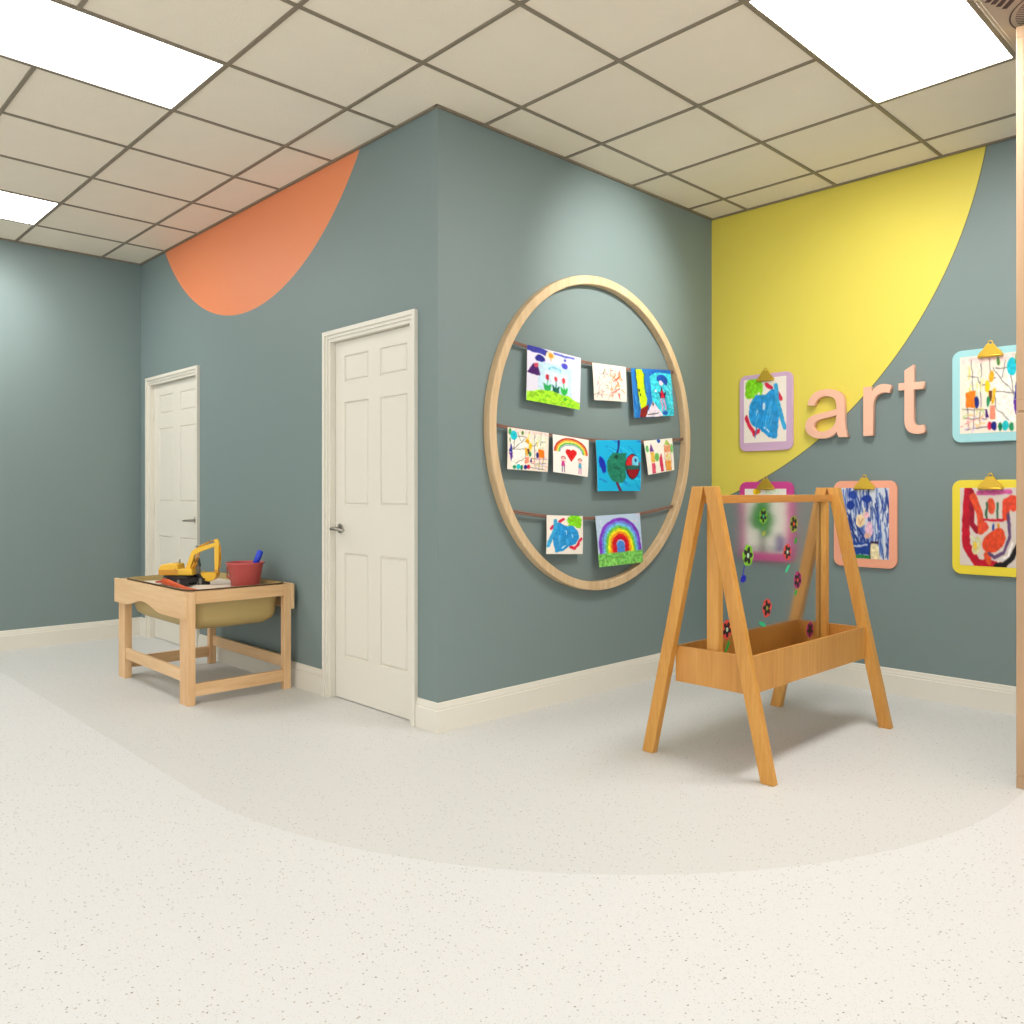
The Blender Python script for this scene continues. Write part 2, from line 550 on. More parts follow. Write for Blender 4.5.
# ------------------------------------------------------------------ wooden partition end at the right edge
M_part_wood = wood('partition_beech', (188, 154, 118), (174, 140, 106), 'Z', 50)
M_pink = plain('salmon_panel_paint', (196, 108, 84), 0.5)
px0, px1, py0, py1 = 2.191, 3.15, 1.183, 1.303
PT = 3.03
pw = thing('partition_wall', 'beech framed partition with salmon upper panel at the right edge', 'partition', ((px0 + px1) / 2, (py0 + py1) / 2, 0))
bm = BM()
bx(bm, px0, px1, py0 + 0.004, py1, 0.0, 1.498)
bx(bm, px0, px1, py0, py1, 0.052, 1.492)
obj('lower_cladding', bm, M_part_wood, pw, bevel=0.002)
bm = BM()
bx(bm, px0, px1, py0, py1, 1.502, 1.546)
bx(bm, px0, px0 + 0.028, py0, py1, 1.546, 2.985)
bx(bm, px1 - 0.028, px1, py0, py1, 1.546, 2.985)
bx(bm, px0, px1, py0, py1, 2.985, PT)
bx(bm, px0 + .002, px1 - .002, py0 + 0.006, py1 - .002, 1.497, 1.503)
obj('frame', bm, M_part_wood, pw, bevel=0.002)
bm = BM(); bx(bm, px0 + 0.028, px1 - 0.028, py0 + 0.008, py1 - 0.008, 1.546, 2.985)
obj('upper_panel', bm, M_pink, pw)['label'] = 'salmon painted upper panel'
bm = BM(); bx(bm, px0, px1, py0, py1, 0.0, 0.048)
obj('plinth', bm, M_part_wood, pw, bevel=0.002)


# ------------------------------------------------------------------ children's pictures: painted pixel by pixel on a small canvas
N = 112
YY, XX = np.mgrid[0:N, 0:N]
UU = (XX + 0.5) / N; VV = (YY + 0.5) / N


class Art:
    def __init__(s, bg, seed=1, wob=0.012):
        s.a = np.ones((N, N, 3)) * np.array(bg, float)
        s.r = np.random.RandomState(seed)
        # hand-made wobble of every edge
        def low(k):
            g = s.r.rand(k + 1, k + 1)
            t = np.linspace(0, k, N, endpoint=False); i = t.astype(int); f = t - i; f = f * f * (3 - 2 * f)
            r0 = g[np.ix_(i, range(k + 1))] * (1 - f)[:, None] + g[np.ix_(i + 1, range(k + 1))] * f[:, None]
            return r0[:, i] * (1 - f)[None] + r0[:, i + 1] * f[None]
        s.low = low
        s.du = (low(9) - 0.5) * 2 * wob + (low(24) - 0.5) * wob
        s.dv = (low(9) - 0.5) * 2 * wob + (low(24) - 0.5) * wob
        s.U = UU + s.du; s.V = VV + s.dv

    def put(s, m, c, al=1.0, tex=0.10):
        m = np.clip(m, 0, 1) * al
        t = 1 + (s.low(30) - 0.5)[..., None] * 2 * tex
        s.a = s.a * (1 - m[..., None]) + np.array(c, float) * t * m[..., None]
        return s

    def sdf_put(s, d, c, **k):
        return s.put(0.5 - d * N, c, **k)

    def ell(s, cx, cy, rx, ry, c, ang=0, **k):
        a = math.radians(ang); x = s.U - cx; y = s.V - cy
        xr = x * math.cos(a) + y * math.sin(a); yr = -x * math.sin(a) + y * math.cos(a)
        return s.sdf_put((np.sqrt((xr / rx) ** 2 + (yr / ry) ** 2) - 1) * min(rx, ry), c, **k)

    def rect(s, x0, y0, x1, y1, c, **k):
        d = np.maximum(np.maximum(x0 - s.U, s.U - x1), np.maximum(y0 - s.V, s.V - y1))
        return s.sdf_put(d, c, **k)

    def line(s, pts, w, c, **k):
        d = np.full((N, N), 9.0)
        for (x0, y0), (x1, y1) in zip(pts[:-1], pts[1:]):
            vx, vy = x1 - x0, y1 - y0; L = vx * vx + vy * vy + 1e-9
            t = np.clip(((s.U - x0) * vx + (s.V - y0) * vy) / L, 0, 1)
            d = np.minimum(d, np.hypot(s.U - x0 - t * vx, s.V - y0 - t * vy))
        return s.sdf_put(d - w / 2, c, **k)

    def poly(s, pts, c, **k):
        ins = np.zeros((N, N), bool); n_ = len(pts)
        for i in range(n_):
            x0, y0 = pts[i]; x1, y1 = pts[(i + 1) % n_]
            cond = (y0 > s.V) != (y1 > s.V)
            ins ^= cond & (s.U < (x1 - x0) * (s.V - y0) / ((y1 - y0) or 1e-9) + x0)
        return s.put(ins.astype(float), c, **k)

    def arc(s, cx, cy, rx, ry, w, c, lo=-180, hi=0, **k):
        pts = [(cx + rx * math.cos(math.radians(t)), cy + ry * math.sin(math.radians(t))) for t in np.linspace(lo, hi, 22)]
        return s.line(pts, w, c, **k)

    def blur(s, n_=1):
        for _ in range(n_):
            p = np.pad(s.a, ((1, 1), (1, 1), (0, 0)), 'edge')
            s.a = (p[:-2, 1:-1] + p[2:, 1:-1] + p[1:-1, :-2] + p[1:-1, 2:] + 2 * p[1:-1, 1:-1]) / 6
        return s

    def flip(s, h=True, v=False):
        if h:
            s.a = s.a[:, ::-1]
        if v:
            s.a = s.a[::-1]
        return s

    def scrib(s, n_, cols, box, L, w, ang=None):
        for _ in range(n_):
            x = s.r.uniform(box[0], box[2]); y = s.r.uniform(box[1], box[3])
            a = s.r.uniform(0, PI) if ang is None else math.radians(ang + s.r.uniform(-16, 16))
            l_ = L * s.r.uniform(0.4, 1.2)
            s.line([(x, y), (x + l_ * math.cos(a), y + l_ * math.sin(a))], w * s.r.uniform(0.6, 1.3), cols[s.r.randint(len(cols))], al=0.85)
        return s


def art_tulips():
    s = Art((222, 218, 232), 3)
    s.rect(0.2, 0.25, 0.82, 0.86, (176, 222, 234), al=0.6).rect(0.3, 0.4, 0.75, 0.62, (236, 236, 248), al=0.5)
    s.line([(0.0, 0.04), (0.33, 0.07)], 0.11, (52, 54, 150)).line([(0.5, 0.05), (0.85, 0.05)], 0.04, (88, 98, 190))
    s.ell(0.42, 0.1, 0.09, 0.07, (250, 222, 180)).ell(0.43, 0.1, 0.05, 0.045, (236, 150, 50)).line([(0.43, 0.12), (0.43, 0.2)], 0.012, (190, 120, 60))
    s.ell(0.23, 0.2, 0.085, 0.06, (36, 36, 132)).ell(0.68, 0.24, 0.06, 0.055, (76, 76, 196)).ell(0.68, 0.12, 0.03, 0.03, (76, 90, 190))
    s.poly([(0.0, 0.5), (0.12, 0.3), (0.2, 0.34), (0.23, 0.52)], (70, 22, 96)).ell(0.17, 0.33, 0.04, 0.04, (200, 70, 90))
    s.arc(0.5, 0.36, 0.1, 0.05, 0.035, (140, 206, 226))
    for x, c, g in ((0.36, (186, 26, 48), (40, 160, 84)), (0.52, (222, 62, 66), (16, 96, 76)), (0.67, (226, 58, 66), (40, 180, 70))):
        s.line([(x, 0.56), (x, 0.72)], 0.016, g)
        s.poly([(x - 0.07, 0.62), (x, 0.68), (x + 0.07, 0.62), (x + 0.06, 0.74), (x, 0.79), (x - 0.05, 0.74)], g)
        s.ell(x, 0.51, 0.03, 0.045, c)
    s.poly([(0, 0.84), (0.2, 0.78), (0.45, 0.75), (0.75, 0.79), (1, 0.88), (1, 1.1), (0, 1.1)], (160, 224, 44), tex=0.2)
    s.scrib(12, [(110, 200, 40), (190, 236, 70)], (0.05, 0.84, 0.9, 0.97), 0.1, 0.02, 10)
    s.ell(0.7, 0.85, 0.03, 0.03, (70, 180, 50))
    return s


def art_scribble():
    s = Art((228, 218, 202), 5)
    s.scrib(60, [(214, 170, 160), (196, 140, 150), (236, 196, 160), (160, 120, 140), (150, 150, 130)], (0.12, 0.15, 0.85, 0.88), 0.14, 0.022)
    s.scrib(26, [(226, 110, 70), (214, 90, 80), (240, 150, 90)], (0.5, 0.12, 0.85, 0.85), 0.14, 0.028)
    s.line([(0.28, 0.28), (0.36, 0.14)], 0.022, (96, 96, 70)).line([(0.52, 0.08), (0.5, 0.9)], 0.018, (226, 150, 130))
    s.line([(0.6, 0.45), (0.78, 0.3)], 0.03, (224, 70, 50))
    return s


def art_blue_figure():
    s = Art((32, 112, 184), 7)
    s.rect(0.45, 0.08, 1.0, 1.0, (58, 196, 212), tex=0.2).line([(0.45, 0.12), (0.62, 0.03), (0.98, 0.05)], 0.07, (30, 100, 180))
    s.scrib(26, [(110, 216, 222), (40, 170, 200)], (0.5, 0.2, 0.95, 0.9), 0.2, 0.03, 75)
    s.scrib(20, [(20, 84, 160), (54, 140, 200)], (0.0, 0.05, 0.42, 0.9), 0.2, 0.03, 90)
    s.poly([(0.13, 0.02), (0.27, 0.02), (0.31, 0.2), (0.28, 0.4), (0.33, 0.62), (0.29, 0.78), (0.17, 0.84), (0.13, 0.5)], (190, 218, 20))
    s.line([(0.12, 0.0), (0.12, 0.85)], 0.018, (30, 60, 60)).line([(0.31, 0.1), (0.29, 0.3), (0.32, 0.5)], 0.02, (60, 110, 40))
    s.ell(0.16, 0.45, 0.02, 0.035, (20, 30, 20)).ell(0.18, 0.54, 0.015, 0.025, (30, 30, 20))
    s.poly([(0.14, 1.0), (0.16, 0.84), (0.36, 0.74), (0.3, 1.0)], (126, 26, 26))
    s.poly([(0.27, 1.0), (0.47, 0.66), (0.7, 0.96), (0.7, 1.0)], (226, 208, 218)).line([(0.34, 0.95), (0.58, 0.91)], 0.02, (40, 50, 60)).ell(0.47, 0.73, 0.02, 0.045, (90, 70, 70))
    s.ell(0.74, 0.2, 0.13, 0.08, (20, 80, 170)).ell(0.84, 0.25, 0.05, 0.09, (22, 70, 160)).ell(0.72, 0.29, 0.05, 0.055, (226, 206, 220))
    s.ell(0.57, 0.46, 0.025, 0.025, (220, 220, 240))
    s.poly([(0.61, 0.46), (0.67, 0.52), (0.72, 0.36), (0.77, 0.52), (0.84, 0.46), (0.8, 0.62), (0.66, 0.62)], (70, 16, 60))
    s.poly([(0.69, 0.48), (0.74, 0.44), (0.78, 0.6), (0.68, 0.61)], (206, 26, 56))
    s.line([(0.7, 0.63), (0.69, 0.88)], 0.04, (210, 150, 190)).line([(0.76, 0.63), (0.79, 0.86)], 0.04, (206, 140, 180))
    s.ell(0.77, 0.93, 0.08, 0.04, (30, 90, 180))
    return s


def art_mosaic(seed=11):
    s = Art((242, 226, 208), seed)
    s.rect(0.1, 0.05, 0.35, 0.5, (240, 236, 214)).rect(0.55, 0.18, 0.9, 0.88, (246, 240, 224)).rect(0.02, 0.02, 0.98, 0.1, (246, 214, 204))
    lines = [[(0.12, 0.25), (0.3, 0.28), (0.36, 0.4), (0.6, 0.3)], [(0.2, 0.05), (0.22, 0.5)], [(0.36, 0.1), (0.34, 0.9)],
             [(0.55, 0.18), (0.88, 0.52), (0.56, 0.48)], [(0.6, 0.18), (0.82, 0.2), (0.88, 0.55)], [(0.56, 0.48), (0.6, 0.7), (0.8, 0.84)],
             [(0.05, 0.68), (0.45, 0.7)], [(0.06, 0.8), (0.45, 0.82)], [(0.14, 0.66), (0.15, 0.95)], [(0.24, 0.66), (0.24, 0.95)], [(0.1, 0.95), (0.5, 0.92)],
             [(0.75, 0.1), (0.7, 0.3)], [(0.48, 0.05), (0.52, 0.3)]]
    for q in lines:
        s.line(q, 0.011, (70, 60, 60), al=0.85)
    s.scrib(26, [(200, 214, 150), (236, 190, 120), (210, 190, 220), (240, 160, 150)], (0.06, 0.66, 0.42, 0.93), 0.08, 0.02)
    s.scrib(14, [(236, 216, 120), (220, 226, 190)], (0.1, 0.08, 0.5, 0.5), 0.16, 0.03, 90)
    s.rect(0.11, 0.46, 0.26, 0.66, (240, 122, 16)).ell(0.28, 0.6, 0.035, 0.075, (28, 40, 120))
    s.ell(0.53, 0.28, 0.045, 0.07, (232, 164, 20)).ell(0.46, 0.4, 0.04, 0.08, (238, 200, 10)).poly([(0.48, 0.46), (0.54, 0.46), (0.52, 0.6), (0.47, 0.62)], (112, 58, 20))
    s.poly([(0.55, 0.44), (0.6, 0.44), (0.56, 0.64), (0.52, 0.64)], (236, 178, 30)).ell(0.47, 0.6, 0.03, 0.06, (36, 140, 84))
    s.ell(0.85, 0.18, 0.075, 0.11, (24, 190, 206)).ell(0.94, 0.1, 0.03, 0.08, (60, 160, 84)).ell(0.64, 0.1, 0.025, 0.05, (76, 130, 50)).ell(0.94, 0.3, 0.018, 0.06, (50, 130, 70))
    s.poly([(0.92, 0.36), (0.97, 0.58), (0.88, 0.6)], (44, 50, 140)).poly([(0.88, 0.6), (0.97, 0.6), (0.9, 0.82)], (92, 44, 150))
    s.poly([(0.44, 0.68), (0.48, 0.8), (0.42, 0.8)], (70, 20, 110)).poly([(0.5, 0.66), (0.58, 0.66), (0.6, 0.84), (0.5, 0.82)], (240, 140, 110))
    s.ell(0.5, 0.91, 0.04, 0.05, (206, 26, 60)).ell(0.57, 0.92, 0.045, 0.06, (24, 30, 120)).ell(0.67, 0.93, 0.03, 0.06, (20, 120, 80)).ell(0.75, 0.92, 0.05, 0.07, (28, 190, 196)).ell(0.84, 0.93, 0.035, 0.055, (30, 140, 90))
    return s


def art_heart():
    s = Art((246, 240, 230), 13, 0.006)
    for k, c in enumerate(((200, 48, 36), (240, 150, 50), (240, 222, 90), (90, 190, 90), (110, 110, 180))):
        s.arc(0.5, 0.42, 0.45 - k * 0.036, 0.36 - k * 0.042, 0.04 if k < 4 else 0.014, c)
    s.ell(0.42, 0.42, 0.085, 0.08, (216, 24, 26)).ell(0.56, 0.42, 0.085, 0.08, (216, 24, 26)).poly([(0.345, 0.46), (0.635, 0.46), (0.49, 0.67)], (216, 24, 26))
    for x, c1, c2 in ((0.27, (206, 60, 140), (110, 70, 110)), (0.75, (70, 160, 190), (190, 80, 150))):
        s.ell(x, 0.6, 0.05, 0.05, (236, 180, 170)).arc(x, 0.6, 0.055, 0.05, 0.02, (170, 90, 90))
        s.poly([(x - 0.03, 0.66), (x + 0.03, 0.66), (x + 0.05, 0.8), (x - 0.05, 0.8)], c1)
        s.line([(x - 0.06, 0.66), (x + 0.07, 0.68)], 0.014, (220, 150, 150))
        s.line([(x - 0.025, 0.8), (x - 0.03, 0.95)], 0.022, c2).line([(x + 0.025, 0.8), (x + 0.035, 0.95)], 0.022, c2)
    return s


def art_bird():
    s = Art((20, 176, 222), 17)
    s.scrib(30, [(40, 200, 236), (10, 150, 210), (30, 130, 210)], (0, 0, 0.95, 0.95), 0.25, 0.03, 30)
    s.line([(0.5, 0.03), (0.45, 0.26)], 0.045, (30, 30, 110)).line([(0.42, 0.84), (0.5, 0.99)], 0.05, (120, 26, 66))
    s.ell(0.12, 0.48, 0.065, 0.17, (18, 40, 170), -12)
    s.ell(0.42, 0.54, 0.2, 0.29, (30, 124, 96)).rect(0.45, 0.26, 0.65, 0.6, (30, 124, 96)).ell(0.5, 0.7, 0.14, 0.14, (30, 124, 96))
    s.scrib(16, [(16, 80, 60), (50, 150, 110)], (0.3, 0.3, 0.58, 0.75), 0.1, 0.02)
    s.ell(0.43, 0.33, 0.04, 0.035, (12, 60, 40))
    s.ell(0.8, 0.52, 0.17, 0.24, (60, 20, 40)).ell(0.79, 0.5, 0.14, 0.2, (206, 34, 40)).ell(0.86, 0.43, 0.09, 0.12, (120, 210, 236)).ell(0.87, 0.39, 0.025, 0.035, (20, 50, 130))
    s.rect(0.64, 0.5, 0.95, 0.58, (30, 90, 80)).poly([(0.66, 0.58), (0.95, 0.58), (0.9, 0.7), (0.8, 0.75), (0.72, 0.7)], (150, 14, 30)).ell(0.97, 0.46, 0.02, 0.02, (200, 60, 60))
    return s


def art_castle():
    s = Art((246, 240, 226), 19)
    s.ell(0.08, 0.25, 0.06, 0.1, (120, 196, 110)).ell(0.38, 0.52, 0.08, 0.12, (120, 190, 96)).ell(0.95, 0.32, 0.05, 0.14, (130, 200, 110)).ell(0.5, 0.05, 0.06, 0.06, (50, 90, 180))
    s.poly([(0.15, 0.34), (0.22, 0.1), (0.3, 0.34)], (120, 60, 150)).rect(0.16, 0.35, 0.3, 0.66, (240, 190, 80)).rect(0.16, 0.68, 0.28, 0.98, (226, 80, 110))
    s.poly([(0.46, 0.58), (0.53, 0.42), (0.58, 0.58)], (220, 60, 80)).rect(0.46, 0.58, 0.57, 0.96, (214, 50, 90))
    s.poly([(0.68, 0.18), (0.78, 0.02), (0.9, 0.2)], (170, 196, 80)).rect(0.68, 0.2, 0.88, 0.42, (240, 170, 120)).rect(0.7, 0.46, 0.86, 0.66, (236, 220, 150)).rect(0.68, 0.68, 0.88, 0.98, (240, 170, 70))
    s.scrib(14, [(220, 90, 60), (230, 130, 90)], (0.68, 0.2, 0.88, 0.95), 0.1, 0.016, 90)
    s.line([(0.67, 0.2), (0.67, 0.98)], 0.014, (210, 90, 60)).line([(0.89, 0.2), (0.89, 0.98)], 0.014, (210, 90, 60))
    return s


def art_blob(seed=23):
    s = Art((242, 232, 218), seed)
    s.ell(0.76, 0.12, 0.2, 0.14, (130, 214, 30), tex=0.15).ell(0.86, 0.22, 0.1, 0.1, (130, 210, 30))
    s.scrib(10, [(130, 220, 40)], (0.55, 0.05, 0.9, 0.28), 0.12, 0.04, 80)
    for q in ([(0.34, 0.17), (0.46, 0.1)], [(0.12, 0.34), (0.22, 0.24)], [(0.94, 0.6), (0.84, 0.76)], [(0.88, 0.72), (0.74, 0.86)], [(0.64, 0.82), (0.76, 0.86)]):
        s.line(q, 0.07, (216, 40, 70))
    s.poly([(0.14, 0.5), (0.18, 0.28), (0.32, 0.18), (0.5, 0.26), (0.72, 0.27), (0.86, 0.42), (0.88, 0.6), (0.78, 0.74), (0.6, 0.8), (0.42, 0.92), (0.24, 0.96), (0.2, 0.8)], (40, 150, 214), tex=0.12)
    s.line([(0.24, 0.14), (0.2, 0.4), (0.04, 0.78)], 0.09, (60, 166, 216)).line([(0.3, 0.6), (0.26, 0.9)], 0.1, (50, 146, 206))
    s.ell(0.52, 0.44, 0.035, 0.055, (196, 226, 244)).ell(0.68, 0.54, 0.03, 0.06, (150, 206, 236)).line([(0.4, 0.84), (0.5, 0.78)], 0.03, (190, 222, 240))
    s.scrib(16, [(80, 176, 226), (30, 130, 200)], (0.3, 0.35, 0.7, 0.75), 0.18, 0.025, 80)
    return s


def art_rainbow():
    s = Art((186, 206, 226), 29)
    s.scrib(22, [(160, 200, 220), (206, 214, 236), (226, 206, 226)], (0, 0, 1, 0.6), 0.1, 0.03)
    for r, c in ((0.44, (126, 52, 190)), (0.385, (110, 130, 220)), (0.345, (110, 190, 226)), (0.30, (110, 196, 70)), (0.25, (240, 226, 30)), (0.20, (240, 150, 30)), (0.16, (214, 30, 30)), (0.12, (200, 10, 40))):
        pts = [(0.5 + r * math.cos(math.radians(t)), 0.6 + r * 1.15 * math.sin(math.radians(t))) for t in np.linspace(-180, 0, 22)]
        s.line([(0.5 - r, 0.74)] + pts + [(0.5 + r, 0.74)], 0.062, c, tex=0.14)
    s.ell(0.5, 0.64, 0.085, 0.12, (70, 130, 210)).rect(0.415, 0.62, 0.585, 0.76, (70, 130, 210))
    s.rect(-0.1, 0.745, 1.1, 1.1, (120, 196, 90), tex=0.2)
    s.scrib(24, [(90, 176, 60), (160, 220, 110)], (0.02, 0.78, 0.95, 0.96), 0.08, 0.02, 80)
    return s


def art_tree():
    s = Art((236, 232, 220), 31)
    s.rect(0, 0.9, 1, 1.1, (200, 200, 190))
    s.line([(0.42, 0.55), (0.42, 0.93)], 0.13, (56, 54, 40))
    for x, y, r in ((0.40, 0.42, 0.24), (0.52, 0.48, 0.17), (0.44, 0.28, 0.17), (0.26, 0.5, 0.14), (0.5, 0.62, 0.14)):
        s.ell(x, y, r, r * 0.95, (28, 132, 32), tex=0.2)
    s.rect(0.74, 0.74, 0.92, 0.96, (54, 60, 140)).poly([(0.74, 0.75), (0.82, 0.66), (0.9, 0.75)], (90, 80, 100))
    s.ell(0.3, 0.05, 0.09, 0.05, (236, 190, 20)).rect(0.5, 0.02, 0.8, 0.08, (220, 232, 200))
    return s


def art_blue_lines():
    s = Art((206, 212, 220), 37)
    s.scrib(130, [(38, 66, 150), (70, 100, 176), (24, 46, 120), (100, 130, 190)], (0.0, -0.05, 1.0, 0.8), 0.34, 0.022, 88)
    s.scrib(30, [(38, 66, 150), (24, 46, 120)], (0.1, 0.35, 0.35, 0.75), 0.26, 0.022, 60)
    s.ell(0.2, 0.25, 0.09, 0.06, (26, 56, 140)).ell(0.55, 0.16, 0.1, 0.05, (30, 60, 150)).ell(0.25, 0.1, 0.1, 0.06, (40, 70, 160))
    s.poly([(0.47, 0.28), (0.52, 0.28), (0.5, 0.44), (0.44, 0.44)], (216, 206, 170))
    s.ell(0.42, 0.47, 0.1, 0.09, (240, 216, 170)).ell(0.54, 0.39, 0.06, 0.05, (232, 180, 190)).ell(0.6, 0.58, 0.08, 0.1, (226, 180, 200)).ell(0.56, 0.67, 0.07, 0.04, (216, 170, 150))
    s.line([(0.38, 0.45), (0.42, 0.52), (0.48, 0.44)], 0.012, (200, 120, 80))
    s.rect(0.1, 0.77, 0.62, 0.93, (28, 62, 140)).line([(0.15, 0.84), (0.55, 0.8)], 0.025, (190, 200, 220)).rect(0.1, 0.94, 0.66, 1.0, (40, 130, 60))
    s.poly([(0.64, 0.78), (0.76, 0.78), (0.82, 1.0), (0.62, 1.0)], (236, 222, 176)).line([(0.62, 0.78), (0.62, 1)], 0.02, (40, 40, 60)).line([(0.64, 0.77), (0.76, 0.76)], 0.03, (60, 40, 60))
    return s


def art_red_face():
    s = Art((214, 200, 188), 41)
    s.line([(0.14, 0.0), (0.1, 0.4), (0.12, 0.75), (0.3, 0.97), (0.7, 1.0)], 0.13, (186, 16, 40)).line([(0.2, 0.05), (0.2, 0.45), (0.3, 0.55)], 0.08, (150, 16, 40))
    s.line([(0.22, 0.12), (0.34, 0.35), (0.36, 0.55)], 0.11, (220, 76, 42)).ell(0.52, 0.23, 0.06, 0.1, (220, 80, 46), -10)
    s.line([(0.76, 0.36), (0.76, 0.2), (0.84, 0.16)], 0.12, (222, 70, 42)).ell(0.88, 0.2, 0.09, 0.1, (224, 74, 46)).ell(0.42, 0.5, 0.05, 0.06, (220, 70, 50))
    s.line([(0.3, 0.07), (0.84, 0.06)], 0.055, (206, 90, 150))
    s.line([(0.45, 0.2), (0.45, 0.38)], 0.035, (56, 100, 70)).line([(0.62, 0.2), (0.62, 0.38)], 0.035, (56, 100, 70))
    s.line([(0.4, 0.41), (0.72, 0.41)], 0.03, (196, 20, 40)).ell(0.55, 0.5, 0.02, 0.055, (30, 60, 140)).ell(0.64, 0.47, 0.025, 0.03, (220, 140, 40))
    s.ell(0.56, 0.68, 0.2, 0.13, (222, 70, 36), -28).ell(0.64, 0.6, 0.1, 0.1, (222, 74, 36)).ell(0.46, 0.9, 0.05, 0.09, (220, 80, 40), -30)
    s.line([(0.8, 0.34), (0.82, 0.6), (0.72, 0.82), (0.56, 0.88), (0.48, 0.84)], 0.045, (96, 70, 110))
    s.line([(0.96, 0.7), (0.86, 0.86), (0.72, 0.97), (0.6, 0.98)], 0.07, (20, 18, 22)).line([(0.86, 0.68), (0.8, 0.84), (0.64, 0.93)], 0.03, (236, 230, 226))
    s.ell(0.28, 0.74, 0.07, 0.12, (216, 206, 150), 20).ell(0.26, 0.74, 0.03, 0.05, (226, 190, 60)).line([(0.2, 0.62), (0.3, 0.7)], 0.03, (206, 210, 170))
    return s


def srgb_lin(a):
    a = np.clip(a / 255.0, 0, 1)
    return np.where(a <= 0.04045, a / 12.92, ((a + 0.055) / 1.055) ** 2.4)


M_paper, _n, _l, _b = new_mat('painted_paper')
_at = _n.new('ShaderNodeVertexColor'); _at.layer_name = 'paint'
_l.new(_at.outputs['Color'], _b.inputs['Base Color'])
_b.inputs['Roughness'].default_value = 0.6
_b.inputs['Specular IOR Level'].default_value = 0.25


def picture(name, art, corners, nrm, thick, label, cat, group, curl=0.0):
    """sheet with four world corners (top left, top right, bottom right, bottom left), paint in the colour attribute"""
    a = srgb_lin(art.blur(1).a)
    tl, tr, br, bl = [np.array(c, float) for c in corners]
    nv = np.array(nrm, float)
    u, v = np.meshgrid(np.arange(N) / (N - 1), np.arange(N) / (N - 1))
    u = u[..., None]; v = v[..., None]
    P = (tl * (1 - u) + tr * u) * (1 - v) + (bl * (1 - u) + br * u) * v
    P = P + nv * (curl * np.sin(v * PI * 0.6) + curl * 0.5 * np.sin(u * PI * 1.3) * v)
    front = (P + nv * thick).reshape(-1, 3); back = P.reshape(-1, 3)
    idx = np.arange(N * N).reshape(N, N)
    f1 = np.stack([idx[:-1, :-1], idx[1:, :-1], idx[1:, 1:], idx[:-1, 1:]], -1).reshape(-1, 4)
    # back side: coarse border loop only
    border = list(idx[0, :-1]) + list(idx[:-1, -1]) + list(idx[-1, :0:-1]) + list(idx[:0:-1, 0])
    nb = len(border)
    verts = np.concatenate([front, back[border]])
    faces = [tuple(int(q) for q in f) for f in f1]
    o0 = N * N
    for k in range(nb):
        j = (k + 1) % nb
        faces.append((int(border[k]), int(border[j]), o0 + j, o0 + k))
    faces.append(tuple(o0 + k for k in range(nb)))
    c0 = (np.array(tl) + np.array(tr)) / 2
    me = bpy.data.meshes.new(name)
    me.from_pydata((verts - c0).tolist(), [], faces)
    at = me.color_attributes.new('paint', 'FLOAT_COLOR', 'POINT')
    col = np.ones((len(verts), 4), np.float32)
    col[:N * N, :3] = a.reshape(-1, 3)
    col[N * N:, :3] = srgb_lin(np.array([[236, 232, 224]]))
    at.data.foreach_set('color', col.ravel())
    me.materials.append(M_paper)
    o = bpy.data.objects.new(name, me); COL.objects.link(o); o.location = c0
    return tag(o, label, cat, group)


# ------------------------------------------------------------------ big wooden hoop with three cords
M_hoop = wood('ash_hoop_wood', (220, 192, 152), (200, 168, 126), 'Z', 46, 0.5)
M_cord = plain('brown_cord', (140, 104, 88), 0.8, bump=0.5, bump_scale=900)
hy, hz, ry, rz = 1.199, 1.522, 0.899, 0.915
hoop = thing('hanging_display_hoop', 'large round light wood hoop on the teal wall with three brown cords across it', 'display hoop', (0, hy, hz))
bm = BM()
seg = 120; wd = 0.050
prof = [(0, 0.002), (0, 0.046), (0.004, 0.050), (wd - 0.004, 0.050), (wd, 0.046), (wd, 0.002)]
rings = []
for k in range(seg):
    t = 2 * PI * k / seg
    rings.append([bm.verts.new((x, hy + (ry - w) * math.cos(t), hz + (rz - w) * math.sin(t))) for w, x in prof])
for k in range(seg):
    A, B = rings[k], rings[(k + 1) % seg]
    for i in range(len(prof)):
        j = (i + 1) % len(prof)
        bm.faces.new((A[i], B[i], B[j], A[j]))
obj('hoop_ring', bm, M_hoop, hoop)
for (ya, za), (yb, zb), sag in (((0.462, 1.975), (1.942, 1.960), 0.042), ((0.360, 1.528), (2.040, 1.530), 0.046), ((0.480, 1.078), (1.922, 1.090), 0.056)):
    bm = BM()
    pts = []
    for k in range(25):
        s_ = k / 24
        pts.append((0.028, ya + (yb - ya) * s_, za + (zb - za) * s_ - sag * 4 * s_ * (1 - s_)))
    tube(bm, [(x - 0.0, y, z + 0.0045) for x, y, z in pts], 0.0048, 8); tube(bm, [(x, y, z - 0.0045) for x, y, z in pts], 0.0048, 8)
    obj('cord', bm, M_cord, hoop)

